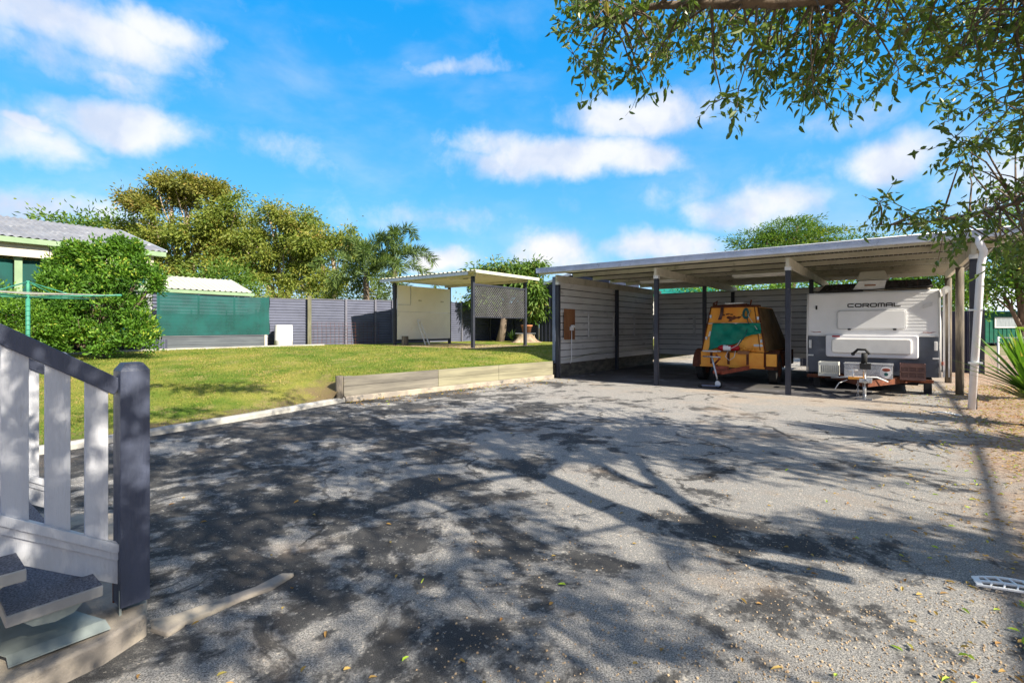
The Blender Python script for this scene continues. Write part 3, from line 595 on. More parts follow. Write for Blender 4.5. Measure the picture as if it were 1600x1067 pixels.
# drawbar, step board, jockey stand, wheels
m = MB().beam((.35,.1,.27),(1.04,-1.48,.27), .05, .10).beam((1.75,.1,.27),(1.06,-1.48,.27), .05, .10).box(.03, 2.0, -.36, -.30, .245, .30).box(.3, 1.8, 0, .08, .22, .30); m.obj('drawbar', M['rust'], cv)
m = MB().tube([(1.03,-1.46,.0),(1.03,-1.46,.34)], .028, 10).tube([(1.03,-1.46,.34),(1.03,-1.40,.62),(1.02,-1.38,.78)], .024, 8).box(.92,1.14,-1.56,-1.36,0,.02)
js = m.obj('jockey_stand', M['steel'], cv)
m = MB().tube([(1.02,-1.38,.60),(1.03,-1.40,.80)], .045, 8).box(.96, 1.12, -1.46, -1.30, .52, .62).tube([(.86,-1.34,.78),(.93,-1.36,.86),(1.04,-1.38,.86),(1.10,-1.38,.78)], .022, 8).sphere((.86,-1.34,.78), .032); m.obj('winch_handle', M['black'], js)
m = MB().box(.96,1.14,-1.62,-1.38,.30,.37).tube([(1.05,-1.62,.34),(1.05,-1.72,.33)], .035, 10); m.obj('coupling', M['steel'], cv, .008)
m = MB().box(.80,1.02,-1.52,-1.46,.345,.385); m.obj('orange_block', M['yellow'], cv)
m = MB().tube([(.87,-1.5,.36),(.87,-1.5,.50)], .014, 8).tube([(.80,-1.5,.50),(.94,-1.5,.50)], .016, 8); m.obj('brake_lever', M['white'], cv)
m = MB()
for i in range(6):
    c = Vector((.94, -1.52, .30-.045*i)); a = (1, 0) if i % 2 else (0, 1)
    m.tube([c+Vector((a[0]*.016*math.cos(q), a[1]*.016*math.cos(q), .028*math.sin(q))) for q in np.linspace(0, 2*math.pi, 9)], .005, 5, False)
m.obj('safety_chain', M['steel'], cv)
m = MB().tube([(.78,-1.4,.32),(.66,-1.45,.26),(.60,-1.52,.14)], .008, 6).tube([(.5,-.9,.30),(.8,-1.25,.36),(1.2,-1.3,.38),(1.35,-1.15,.30)], .014, 6); m.obj('trailing_cable', M['batten'], cv)
for x, t in ((.02, 2.3), (W_-.22, 2.3)):
    wh = MB().wheel((x+.1, t, .31), .31, .20).obj('wheel', M['black'], cv); MB().wheel((x+.1, t, .31), .17, .205, prof=[(-.5,0),(-.5,1),(.5,1),(.5,0)]).obj('rim', M['steel'], wh)
for x in (.14, 1.93): MB().box(x-.05, x+.07, .15, .32, 0, .30).obj('corner_block', M['black'], cv, .01)
side([(.2,.14),(.2,.31),(4.0,.31),(4.0,.14)], .3, 1.8, 'chassis', M['dark'], cv)

# crates and tool box carried on the drawbar
def crate(nm, label, s, w_, d_, h_, mat, style):
    t = cth(nm, label, 'crate', 5.13+s, 1.65-.50, .305, group=None)
    m = MB(); th_ = .012
    for y0, y1 in ((-d_/2, -d_/2+th_), (d_/2-th_, d_/2)):
        for z0, z1 in ((0,.05),(h_-.06,h_)) + (((h_*.5-.012, h_*.5+.012),) if style == 'grid' else ()): m.box(0, w_, y0, y1, z0, z1)
        n = 9 if style == 'milk' else 3
        for i in range(n+1):
            x = i*(w_-.018)/n; m.box(x, x+.018, y0, y1, .05, h_-.06)
    for x0, x1 in ((0, th_), (w_-th_, w_)):
        for z0, z1 in ((0,.05),(h_-.06,h_)): m.box(x0, x1, -d_/2+th_, d_/2-th_, z0, z1)
        for i in range(1, 8):
            y = -d_/2+i*d_/8; m.box(x0, x1, y, y+.016, .05, h_-.06)
    m.box(th_, w_-th_, -d_/2+th_, d_/2-th_, 0, .012)
    if style == 'grid': m.box(th_, w_-th_, -d_/2+th_+.002, -d_/2+th_+.010, .013, h_-.02)
    m.obj('crate_body', mat, t); return t
crate('milk_crate', 'white plastic milk crate standing on the caravan step bar', .26, .33, .33, .27, M['crate'], 'milk')
crate('plastic_crate', 'dark brown plastic crate standing on the caravan step bar', 1.52, .36, .30, .29, M['brown'], 'grid')
tb = cth('tool_box', 'silver metal tool box with round stickers on the caravan drawbar', 'tool box', 5.13+.70, 1.65-.72, .325)
bx = MB().box(0, .72, -.20, .20, 0, .24).obj('box_body', M['steel'], tb, .006); MB().box(-.01, .73, -.21, .21, .243, .262).obj('lid', M['steel'], tb, .004)
def disc(x, z, rx, rz, y, mat, nm, par): MB().prism([(x+rx*math.cos(a), z+rz*math.sin(a)) for a in np.linspace(0, 2*math.pi, 20, endpoint=False)], lambda a, b: Vector((a, y, b)), lambda a, b: Vector((a, y-.003, b))).obj(nm, mat, par)
disc(.62, .12, .085, .105, -.204, M['caravan'], 'round_sticker', bx); disc(.625, .165, .06, .03, -.209, M['redrust'], 'red_sticker', bx); disc(.625, .085, .03, .03, -.209, M['hose'], 'blue_sticker', bx)

# ================================================================ compressor trailer
tr = cth('compressor_trailer', 'rusty yellow towable compressor parked in the middle bay', 'trailer', 3.05, 1.30)
m = MB(); m.box(0, 1.31, 0, .05, .40, .70).box(-.02, 1.33, -.012, .0, .36, .40); m.obj('front_board', M['yellow'], tr, .01)
MB().box(-.05, 1.50, .06, 2.6, .34, .70).obj('tray', M['rust'], tr, .01)
A0 = [(0,.06),(1.33,.06),(1.40,2.5),(0,2.5)]; A1 = [(.13,.34),(1.13,.34),(1.17,1.75),(.13,1.75)]; zb, zt = .705, 1.72
vs = [(x, y, zb) for x, y in A0]+[(x, y, zt) for x, y in A1]
hd = MB().add(vs, [(3,2,1,0),(4,5,6,7),(0,1,5,4),(1,2,6,5),(2,3,7,6),(3,0,4,7)]).obj('hood', M['yellow'], tr, .03)
MB().add([(1.335,.12,zb+.03),(1.40,2.45,zb+.03),(1.175,1.72,zt-.03),(1.135,.37,zt-.03),(1.345,.12,zb+.03),(1.41,2.45,zb+.03),(1.185,1.72,zt-.03),(1.145,.37,zt-.03)], [(0,1,2,3),(7,6,5,4),(0,4,5,1),(1,5,6,2),(2,6,7,3),(3,7,4,0)]).obj('side_door', M['hoodside'], hd)
def hp(a, z, off=.0):       # a point on the hood's front face
    k = (z-zb)/(zt-zb); x0 = .13*k; x1 = 1.33-.20*k; return Vector((x0+(x1-x0)*a, .06+.28*k-off, z+off*.2))
m = MB()
for a in (.0, 1.0): m.tube([hp(a, zb, .005), hp(a, zt, .005)], .014, 6)
m.tube([hp(.93, zb+.05, .01), hp(.93, zt, .01)], .008, 6).tube([hp(0, zt, .0), hp(1, zt, .0)], .02, 6)
m.obj('hood_edge', M['rust'], hd)
m = MB(); m.tube([hp(.02, 1.335, .02), hp(1.0, 1.335, .02)], .012, 6); m.obj('tarp_rod', M['white'], hd)
# rust blotches are a raised flake mesh with its own outline
m = MB()
for (a, z, r_) in ((.30,1.53,.02),(.38,1.55,.028),(.46,1.54,.018),(.52,1.50,.015),(.40,1.48,.03),(.47,1.45,.05),(.60,1.47,.03),(.44,1.40,.025),(.25,1.60,.02),(.68,1.52,.015)):
    c = hp(a, z, .004); n = 9; ring = [c+Vector((math.cos(q)*r_*2*(.6+.7*random.random()), .0, math.sin(q)*r_*(.6+.6*random.random()))) for q in np.linspace(0, 2*math.pi, n, endpoint=False)]
    for p in ring: p.y = hp(.5, p.z, .004).y
    MB().add([c]+ring, [(0, 1+(k+1) % n, 1+k) for k in range(n)]).obj('rust_flake', M['rust'], hd)
tp = [(.12,1.33),(.99,1.33),(1.0,1.10),(.83,1.07),(.72,1.02),(.60,.90),(.42,.80),(.25,.77),(.14,.72)]
m = MB(); NX = 26
def tarp(a, b):
    x = .12+.88*a; zt_ = 1.33; zs = np.interp(x, [p[0] for p in reversed(tp[2:])], [p[1] for p in reversed(tp[2:])]); z = zt_+(zs-zt_)*b
    return hp(x, z, .062+.024*math.sin(a*9+b*6)+.018*math.sin(a*23-b*9)+.010*math.sin(a*47+b*13))
m.grid(tarp, NX, 14); m2 = m.obj('tarpaulin', M['tarp'], tr); sd = m2.modifiers.new('s', 'SOLIDIFY'); sd.thickness = .004
hr = MB(); c = hp(.76, 1.55, .06)
for k in range(9):
    r_ = .055+.009*(k % 3); oo = Vector((.010*(k//3)-.012, 0, 0))
    hr.tube([c+oo+Vector((r_*.75*math.cos(q), -.03*math.sin(q*2), r_*1.6*math.sin(q))) for q in np.linspace(0, 2*math.pi, 17)], .009, 6, False)
hr.tube([c+Vector((.03,-.03,-.12)), hp(.80,1.3,.07), hp(.72,1.05,.08), hp(.62,.85,.10), Vector((.62,-.02,.8))], .010, 6)
hr.obj('hose_coil', M['hose'], tr)
MB().tube([hp(.86,1.62,.05), hp(.80,1.5,.09), hp(.93,1.2,.05), hp(.97,1.05,.04)], .006, 6).obj('rope', M['crate'], tr)
pc = [(.72,.10),(.93,.10),(.93,.16),(.72,.16)]
MB().prism(rrect(.84, .98, .83, .88, .015), lambda a, b: hp(a, b, .003), lambda a, b: hp(a, b, .012)).obj('badge', M['batten'], hd)
MB().box(.33, .78, -.05, .06, .70, .715).obj('shelf', M['rust'], tr)
rb = MB().tube([(.38,.0,.79),(.45,.0,.79),(.78,.0,.80),(.83,.0,.80)], [.03,.065,.065,.04], 14).obj('red_canister', M['red'], tr)
MB().tube([(.50,0,.79),(.66,0,.793)], .067, 14, False).obj('white_band', M['caravan'], rb)
m = MB()
for i in range(16):
    a = Vector((.85+.25*random.random(), -.03+.08*random.random(), .73+.10*random.random())); m.tube([a, a+Vector((random.uniform(-.08,.08), random.uniform(-.03,.03), random.uniform(-.03,.04)))], .013, 5)
m.obj('spare_part', M['yellow'], tr)
MB().box(.80, 1.03, -.05, .04, .665, .735).obj('timber_block', M['ply'], tr)
m = MB().tube([(.86,-.03,.98),(.80,-.06,.86),(.62,-.08,.75),(.56,-.09,.60),(.64,-.09,.52),(.74,-.08,.60),(.76,-.06,.74)], .007, 6); m.obj('grey_lead', M['batten'], tr)
m = MB().tube([(.15,.4,1.75),(.9,.4,1.77)], .02, 6).tube([(.2,.5,1.74),(.24,.45,1.86),(.16,.42,1.80)], .02, 6).tube([(.95,.45,1.74),(.98,.43,1.87)], .02, 6).box(.3,1.1,.5,.8,1.72,1.76)
m.obj('roof_rack', M['rust'], tr)
for i in range(14):
    a = Vector((random.uniform(.12,1.15), random.uniform(.38,1.5), 1.735)); m = MB().tube([a, a+Vector((random.uniform(-.15,.15), random.uniform(-.1,.2), random.uniform(.02,.09)))], random.uniform(.01,.025), 6); m.obj('scrap_pipe', M['rust'], tr)
m = MB().tube([(.42,.40,1.80),(.66,.42,1.79)], .022, 8).box(.62,.82,.42,.60,1.77,1.82); m.obj('white_pipe', M['white'], tr)
m = MB()
for a in (.24, .27): m.tube([hp(a, 1.72, .03), hp(a+.01, 1.55, .04), hp(a-.02, 1.42, .03)], .02, 5)
m.obj('hanging_strap', M['brown'], tr)
MB().prism([(.06,1.03),(.13,1.06),(.13,1.16),(.07,1.16)], lambda a, b: hp(a, b, .004), lambda a, b: hp(a, b, .008)).obj('white_label', M['white'], hd)
for x, nm in ((-.11, 'wheel'), (1.43, 'wheel')):
    wh = MB().wheel((x, .55, .34), .34, .19).obj('wheel', M['black'], tr); MB().wheel((x, .55, .34), .18, .195, prof=[(-.5,0),(-.5,1),(.5,1),(.5,0)]).obj('rim', M['rust'], wh)
    m = MB(); m.grid(lambda a, b: Vector((x-.12+.24*b, .55-.42*math.cos(math.pi*a), .34+.40*math.sin(math.pi*a))), 14, 1, False); f_ = m.obj('mudguard', M['rust'], tr); s_ = f_.modifiers.new('s', 'SOLIDIFY'); s_.thickness = .008
MB().box(1.36, 1.56, -.02, .05, .42, .68).obj('side_board', M['yellow'], tr, .008)
m = MB().beam((.30,.1,.38),(.60,-.75,.30), .06, .08).beam((1.05,.1,.38),(.64,-.75,.30), .06, .08).tube([(.62,-.7,.30),(.55,-.9,.32)], .04, 8).box(.50,.72,-.60,-.45,.30,.42).tube([(.4,-.35,.45),(.55,-.5,.58),(.5,-.6,.66)], .022, 6); m.obj('drawbar', M['redrust'], tr)
m = MB().box(.06,.46,-.10,-.04,.705,.73).box(.10,.40,-.14,-.10,.70,.72); m.obj('spanner_tray', M['steel'], tr)
for a_ in (.16, .44, .74):
    MB().box(1.31*a_, 1.31*a_+.05, -.014, -.001, .43, .69).obj('board_strap', M['rust'], tr)
for a_, z_ in ((.04,1.0),(.04,1.5),(.97,.95),(.97,1.45)):
    c_ = hp(a_, z_, .01); MB().box(c_.x-.02, c_.x+.02, c_.y-.02, c_.y+.01, c_.z-.035, c_.z+.035).obj('latch', M['steel'], hd)
# kick scooter standing under the trailer's drawbar
ks = cth('kick_scooter', 'small silver kick scooter standing in front of the yellow compressor', 'scooter', 3.68, .30)
MB().tube([(-.10,.0,.62),(-.02,-.01,.30),(.02,-.02,.12)], .019, 10).obj('steering_tube', M['steel'], ks)
MB().tube([(-.30,.06,.64),(.08,-.04,.64)], .014, 8).obj('handlebar', M['steel'], ks)
fw = MB().wheel((.03,-.03,.09), .09, .03, (.35,1,0), 18).obj('front_wheel', M['black'], ks); MB().wheel((.03,-.03,.09), .065, .034, (.35,1,0), 18, [(-.5,0),(-.5,1),(.5,1),(.5,0)]).obj('wheel_hub', M['batten'], fw)
MB().beam((-.26,-.16,.055), (.08,-.10,.055), .11, .02).obj('deck', M['flash'], ks, .006)
MB().wheel((-.29,-.165,.045), .045, .03, (.2,1,0), 14).obj('rear_wheel', M['black'], ks)

# ================================================================ retaining wall and kerb post
RW0 = Vector((-2.86, 8.31, 0)); RW1 = Vector((.98, 12.14, 0)); rd = (RW1-RW0); rl = rd.length; ra = math.atan2(rd.y, rd.x)
rw = thing('retaining_wall', 'low timber sleeper retaining wall between lawn and driveway', 'retaining wall', RW0, ra)
segs = [(.0, rl*.36), (rl*.36, rl*.66), (rl*.66, rl-.02)]
for i, (a, b) in enumerate(segs):
    for k in range(2): MB().box(a+.003, b-.003, -.055+.003*k, .06, .095+k*.165, .257+k*.165).obj('sleeper', M['sleeper'] if i == 0 else M['sleeperpale'], rw, .006)
MB().box(.02, rl-.02, -.09, .03, -.05, .094).obj('footing', M['conc'], rw, .01)
MB().tube([(-.06,-.02,-.1),(-.06,-.02,.44)], .062, 16).obj('end_post', M['log'], rw, .01)

# ================================================================ pavilion
PZ = .62
pv = thing('garden_shelter', 'open lawn shelter with a cream side wall and lattice screen', 'shelter', (PA.x, PA.y, PZ), PH)
for i, (x, y) in enumerate(((0,0),(-3.66,0),(0,2.66),(-3.66,2.66))):
    MB().box(x-.045, x+.045, y-.045, y+.045, -.15, 2.17).obj('post', M['post'], pv)
MB().profile(trap(4.52, .19, .028), (-4.13, -.32, 2.30), (0,1,0), (1,0,0), (0,0,1), 3.3, .003).obj('roof_sheet', M['roofcream'], pv)
MB().box(-4.10, .36, -.25, 2.93, 2.268, 2.285).obj('ceiling', M['panelcream'], pv)
MB().box(-4.12, .05, -.29, -.255, 2.19, 2.292).obj('front_fascia', M['gutter'], pv, .004)
MB().box(.362, .392, -.30, 2.95, 2.235, 2.297).obj('side_fascia', M['roofcream'], pv)
m = MB()
for y in (0, 2.66): m.box(-3.9, .1, y-.025, y+.025, 2.172, 2.266)
m.obj('beam', M['cream'], pv)
wp = MB().box(-3.60, -3.57, .05, 2.61, .21, 1.18).box(-3.60, -3.57, .05, 2.61, 1.187, 2.10).obj('wall_panel', M['panelcream'], pv)
MB().box(-3.605, -3.56, .05, 2.61, .13, .205).obj('bottom_rail', M['post'], pv)
m = MB().tube([(-3.55,.04,1.42),(-3.55,.62,1.43),(-3.55,.62,2.05)], .012, 6); m.obj('conduit', M['batten'], pv)
for y in (1.0, 2.1): MB().box(-3.565, -3.545, y, y+.14, 1.58, 1.62).obj('wall_bracket', M['cream'], pv)
la, lb_, lz0, lz1 = .05, 2.61, .96, 1.90; m = MB(); pt = .10; off = 0
def clip(y0, z0, sg):
    pts = []
    L_ = lz1-lz0; a = y0; b = y0+sg*L_; ta, tb = 0, 1
    for lim, s_ in ((la, -1), (lb_, 1)):
        pass
    lo_t = 0; hi_t = 1
    if b != a:
        t1 = (la-a)/(b-a); t2 = (lb_-a)/(b-a); lo_t = max(0, min(t1, t2)); hi_t = min(1, max(t1, t2))
    if hi_t-lo_t < .02: return None
    return (a+(b-a)*lo_t, lz0+L_*lo_t), (a+(b-a)*hi_t, lz0+L_*hi_t)
y = la-1.1
while y < lb_+1.1:
    for sg, xo in ((1, .0), (-1, .008)):
        c = clip(y, lz0, sg)
        if c: m.beam((xo, c[0][0], c[0][1]), (xo, c[1][0], c[1][1]), .030, .007, (1,0,0))
    y += pt
ls = m.obj('lattice_screen', M['lattice'], pv)
MB().box(-.02, .025, .05, 2.61, 1.905, 1.96).box(-.02, .025, .05, 2.61, .93, .955).obj('lattice_rail', M['post'], pv)
lt = thing('batten_light', 'small strip light under the shelter ceiling on the lawn', 'light fitting', PA+U*-1.4+V*.9+Z*(PZ+2.262), PH)
MB().box(-.5, .5, -.04, .04, -.05, 0).obj('housing', M['white'], lt, .005); MB().tube([(.1,0,-.03),(.3,-.1,-.04),(.45,-.02,-.03),(.2,.08,-.04)], .008, 6).obj('cable', M['black'], lt)
m = MB().grid(lambda a, b: PA+U*(-4.0+4.5*a+.12*math.sin(b*9))+V*(-.35+3.2*b+.10*math.sin(a*11))+Z*(PZ+.012), 12, 8); pd = m.obj('earth_pad', M['pad']); tag(pd, kind='structure')
lg = thing('log_stump', 'short upright log standing at the front of the lawn shelter', 'log', at(633, 540, 17.0)*1)
lg.location = (at(633, 540, 17.0).x, 17.0, PZ); MB().tube([(0,0,-.05),(0,0,.15),(0,0,.33)], [.125,.115,.115], 16).obj('log', M['log'], lg, .01)
q = PA+U*-3.30+V*.95; ld = thing('folding_step', 'narrow white step frame leaning against the cream wall panel', 'step ladder', (q.x, q.y, PZ), PH)
m = MB().beam((.25,-.08,0),(-.20,-.05,.85), .025, .035).beam((.25,.10,0),(-.20,.07,.85), .025, .035); m.obj('rail', M['white'], ld)
for k in range(5):
    f_ = .12+k*.17; MB().box(.25-.45*f_-.02, .25-.45*f_+.03, -.07, .09, .85*f_, .85*f_+.02).obj('rung', M['white'], ld)
MB().sphere((-.2,.01,.87), .07, 10, 7, (1,1,.7)).obj('cap', M['batten'], ld)
# stump table with pot
sx, sy = .56, 20.6
sk = thing('tree_stump', 'pale flared tree stump with a board on top near the back fence', 'stump', (sx, sy, PZ))
m = MB(); 
def stf(a, b):
    th = 2*math.pi*a; fl = 1+.9*(1-b)**3*(.6+.4*math.sin(th*5+1)); r_ = .33*fl; return Vector((r_*math.cos(th)*1.15, r_*math.sin(th), b*.36))
m.grid(stf, 40, 8); m.obj('stump_body', M['stump'], sk); MB().box(-.42,.42,-.25,.25,.36,.40).obj('board', M['grtimber'], sk)
po = thing('terracotta_pot', 'round terracotta pot resting on the stump board', 'plant pot', (sx+.05, sy, PZ+.40)); MB().tube([(0,0,0),(0,0,.26),(0,0,.265),(0,0,.33)], [.17,.22,.245,.25], 20).obj('pot_body', M['terra'], po)
# bromeliad
def strap(name, label, loc, n, L, wd, lm, up=.6, cat='plant', droop=1.0, trunk=None, spread=1.0, seg=7, lmin=.65):
    t = thing(name, label, cat, loc); vs = []; fs = []; tn = []
    for i in range(n):
        th = rng.random()*2*math.pi; e = R(10+75*rng.random()**.9)*up+R(12); l = L*(lmin+(1-lmin)*rng.random()*1.3); wi = wd*(.8+.4*rng.random())
        d = Vector((math.cos(th)*math.cos(e)*spread, math.sin(th)*math.cos(e)*spread, math.sin(e))); p = Vector((0,0,0)); sd_ = Vector((-math.sin(th), math.cos(th), 0)); b = len(vs)
        for k in range(seg+1):
            f = k/seg; wv = wi*(math.sin(math.pi*min(1, f*.85+.18))**.7)*(1 if f < .98 else .05)*.5; dr = d+Vector((0,0,-droop*f*f*.9)); dr.normalize()
            vs += [p-sd_*wv, p+sd_*wv+Vector((0,0,wv*.2))]; p = p+dr*l/seg
        for k in range(seg): fs.append((b+2*k, b+2*k+1, b+2*k+3, b+2*k+2)); tn.append(min(1, rng.random()*.75+.25*(k/seg)**3*rng.random()*2))
    m = MB().add(vs, fs, True); o = m.obj('foliage', lm, t); a = o.data.attributes.new('tint', 'FLOAT', 'FACE'); a.data.foreach_set('value', tn)
    if trunk: o.location = (0, 0, trunk[0]); MB().tube([(0,0,-.1),(.02,0,trunk[0]*.5),(0,0,trunk[0]+.08)], [trunk[1]*1.25, trunk[1], trunk[1]*.9], 12).obj('trunk', M['bark'], t)
    return t
strap('bromeliad', 'small spiky grey green plant beside the stump', (sx-.55, sy-.05, PZ+.1), 26, .5, .04, M['lf_dark'], .9)

# ================================================================ fences
def fence(name, label, A, B, z0, z1a, z1b, posts, pm_, mat, vertical=False, pw=.07, capm=None):
    A = Vector((*A, 0)); B = Vector((*B, 0)); d = B-A; L = d.length; t = thing(name, label, 'fence', (A.x, A.y, z0), math.atan2(d.y, d.x))
    ks_ = [0]+list(posts)+[1]
    for i in range(len(ks_)-1):
        a, b = ks_[i]*L, ks_[i+1]*L; h = (z1a+(z1b-z1a)*(ks_[i]+ks_[i+1])/2)-z0
        if vertical: m = MB().profile(trap(b-a, .20, .030), (a, 0, 0), (0,0,1), (1,0,0), (0,-1,0), h, .002)
        else: m = MB().profile(trap(h, .095, .022), (a+.01, 0, 0), (1,0,0), (0,0,1), (0,-1,0), b-a-.02, .002)
        m.obj('panel', mat, t)
        if capm: MB().box(a, b, -.02, .02, h+.002, h+.03).obj('top_rail', capm, t)
    for k in ks_:
        h = (z1a+(z1b-z1a)*k)-z0+.04; MB().box(k*L-pw/2, k*L+pw/2, -.075, -.03, -.05, h).obj('post', pm_, t)
    return t
fence('metal_fence', 'slate grey ribbed metal fence in sun behind the lawn', (-9.0, 16.2), (-4.7, 19.35), .56, 2.20, 2.28, (.42, .66, .87), M['fencepost'], M['fence'], capm=M['fencepost'])
fence('metal_fence', 'slate grey ribbed metal fence behind the lawn shelter', (-4.68, 19.37), (-1.08, 23.9), .56, 2.34, 2.40, (.33, .66), M['fencepost'], M['fence'])
fence('metal_fence', 'short ribbed fence behind the mango tree trunk', (-1.05, 23.9), (1.2, 22.1), .5, 2.40, 2.40, (.5,), M['post'], M['navyfence'])
ds = thing('garden_shed', 'tall dark navy vertical clad shed behind the carport corner', 'shed', (1.22, 22.05, .5), PH)
MB().profile(trap(3.4, .20, .03), (0,0,0), (0,0,1), (1,0,0), (0,-1,0), 2.55, .002).obj('wall', M['navyfence'], ds)
m = MB().prism([(0,0),(3.4,0),(3.4,2.9),(1.7,3.0),(0,2.56)], lambda a, b: Vector((a, .04, b)), lambda a, b: Vector((a, 3, b))); m.obj('shed_body', M['navyfence'], ds)
MB().beam((-.1,-.08,2.56),(1.7,-.08,3.02), .08, .10).obj('barge_board', M['gutter'], ds)
tf = P0+U*4.2+V*8.0; f2 = P0+U*8.45+V*8.0
fence('navy_fence', 'dark navy vertical fence behind the caravan and carport posts', (tf.x, tf.y), (f2.x, f2.y), -.02, 1.70, 1.70, (.33, .66), M['post'], M['navyfence'], True)
m = MB(); t_ = thing('wire_trellis', 'rusty wire mesh trellis leaning on the sunny metal fence', 'trellis', (-7.0, 17.35, .58), math.atan2(3.15, 4.3))
for i in range(17): m.tube([(i*.15,0,0),(i*.15,0,.84)], .004, 4, False)
for i in range(8): m.tube([(0,0,i*.12),(2.4,0,i*.12)], .004, 4, False)
m.obj('mesh', M['rust'], t_)
tp_ = thing('timber_post', 'pale timber post standing against the sunny metal fence', 'post', (-7.13, 17.38, .5)); MB().box(-.05,.05,-.05,.05,0,1.85).obj('post', M['timber'], tp_, .006)

# ================================================================ left side: house, shed, garden bed
hs_ = thing('house', 'neighbouring house with weathered grey roof and sage green gutter', 'house', (-10.3, 14.2, 0), PH)
import math as _m
sl_ = math.atan2(1.15, 4.45)
MB().profile(sine(9.2, .15, .018, 6), (.12, -8.95, 3.44), (-math.cos(sl_), 0, math.sin(sl_)), (0,1,0), (math.sin(sl_),0,math.cos(sl_)), 4.7, .003).obj('roof_sheet', M['roofgrey'], hs_)
MB().profile(sine(9.2, .15, .018, 6), (-8.9, -8.95, 3.44), (math.cos(sl_), 0, math.sin(sl_)), (0,1,0), (-math.sin(sl_),0,math.cos(sl_)), 4.6, .003).obj('roof_sheet', M['roofgrey'], hs_)
MB().beam((.14,.27,3.45),(-4.4,.27,4.61), .03, .05).obj('barge_cap', M['roofwhite'], hs_)
MB().box(.02, .14, -8.95, .26, 3.29, 3.42).obj('gutter', M['sage'], hs_, .008)
m = MB().prism([(-.04,2.98),(-.04,3.36),(-4.4,4.5),(-8.5,3.36),(-8.5,2.98)], lambda a, b: Vector((a, .0, b)), lambda a, b: Vector((a, -.12, b))); m.obj('gable', M['wallcream'], hs_)
for i in range(8): MB().box(-.10, -.04, -1.10*(i+1)*1.0-.02+.01, -1.10*i-.13 if i == 0 else -1.10*i-.025, 2.98, 3.36).obj('eave_panel', M['wallcream'], hs_)
for t in (-.08, -2.76, -5.4): MB().box(-.31, -.17, t-.07, t+.07, .3, 2.978).obj('post', M['sage'], hs_)
def wav(x, z0, z1, y0, y1, amp):
    return lambda a, b: Vector((x+amp*math.sin(a*23)+amp*.6*math.sin(a*51+b*3), y0+(y1-y0)*a, z0+(z1-z0)*b))
for a, b in ((-2.69,-.16),(-5.3,-2.85)): MB().grid(wav(-.26, 1.0, 2.92, a, b, .012), 40, 6).obj('shade_screen', M['shade2'], hs_)
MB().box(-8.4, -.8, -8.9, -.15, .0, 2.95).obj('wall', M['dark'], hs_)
sd1 = thing('low_shed', 'low shed with cream ribbed roof behind the green shade cloth', 'shed', (-8.76, 16.46, .5), PH)
sa = math.atan2(.5, 1.6)
MB().profile(trap(3.3, .165, .025), (.05, -3.2, 1.90), (-math.cos(sa), 0, math.sin(sa)), (0,1,0), (math.sin(sa),0,math.cos(sa)), 1.72, .003).obj('roof_sheet', M['roofcream'], sd1)
MB().box(.02, .10, -3.25, .12, 1.78, 1.88).obj('gutter', M['sage'], sd1, .006)
MB().prism([(0,0),(0,1.84),(-1.55,2.33),(-3.0,1.85),(-3.0,0)], lambda a, b: Vector((a, .0, b)), lambda a, b: Vector((a, -3.1, b))).obj('wall', M['zinc'], sd1)
gb = thing('raised_garden_bed', 'raised garden bed of grey planks with a green shade cloth cage', 'garden bed', (-7.87, 16.3, .45), PH)
for k in range(2): MB().box(-.03, .02, -3.15, -.32, .05+k*.235, .278+k*.235).obj('plank', M['grtimber'], gb, .005)
MB().box(-.9, .02, -3.22, -.30, .525, .56).obj('top_board', M['grtimber'], gb)
for y in (-3.24, -.28): MB().box(-.05, .05, y-.04, y+.04, 0, .55).obj('corner_post', M['cream2'], gb)
MB().box(-.85, -.05, -3.15, -.32, 0, .52).obj('soil', M['dark'], gb)
for y in (-3.2, -2.2, -1.2, -.3): MB().box(-.10, -.06, y-.02, y+.02, .562, 1.80).obj('cage_post', M['post'], gb)
MB().profile(sine(1.2, .1, .018, 6), (-.75, -3.15, .57), (0,1,0), (0,0,1), (1,0,0), 2.8, .002).obj('cage_back', M['fence'], gb)
m = MB().grid(lambda a, b: Vector((.0+.02*math.sin(a*19+b*2)+.03*math.sin(a*7+b*4)*(1-b), -3.28+3.12*a, .57+b*(1.24-.06*math.sin(a*math.pi)-.03*a))), 60, 16); m.obj('shade_cloth', M['shade'], gb)
m = MB().grid(lambda a, b: Vector((-.8*a, -.15+.03*math.sin(b*9), .57+b*1.2)), 8, 8); m.obj('shade_cloth', M['shade'], gb)
br = thing('plastic_barrel', 'white plastic barrel at the end of the raised garden bed', 'barrel', (-7.66, 16.55, .55))
MB().tube([(0,0,0),(0,0,.03),(0,0,.25),(0,0,.27),(0,0,.29),(0,0,.72),(0,0,.75),(0,0,.78)], [.26,.275,.28,.29,.28,.28,.27,.275], 24).obj('barrel_body', M['white'], br)
rs = thing('corrugated_offcut', 'old dark corrugated sheets standing between shrub and garden bed', 'metal sheets', (-10.05, 13.35, .42), PH)
MB().profile(sine(.9, .12, .03, 6), (0,-.5,0), (0,0,1), (0,1,0), (1,0,0), .55, .003).obj('sheet', M['post'], rs); MB().profile(sine(.5, .12, .03, 6), (.05,.1,0), (0,0,1), (0,1,0), (1,0,0), .5, .003).obj('sheet', M['fence'], rs)
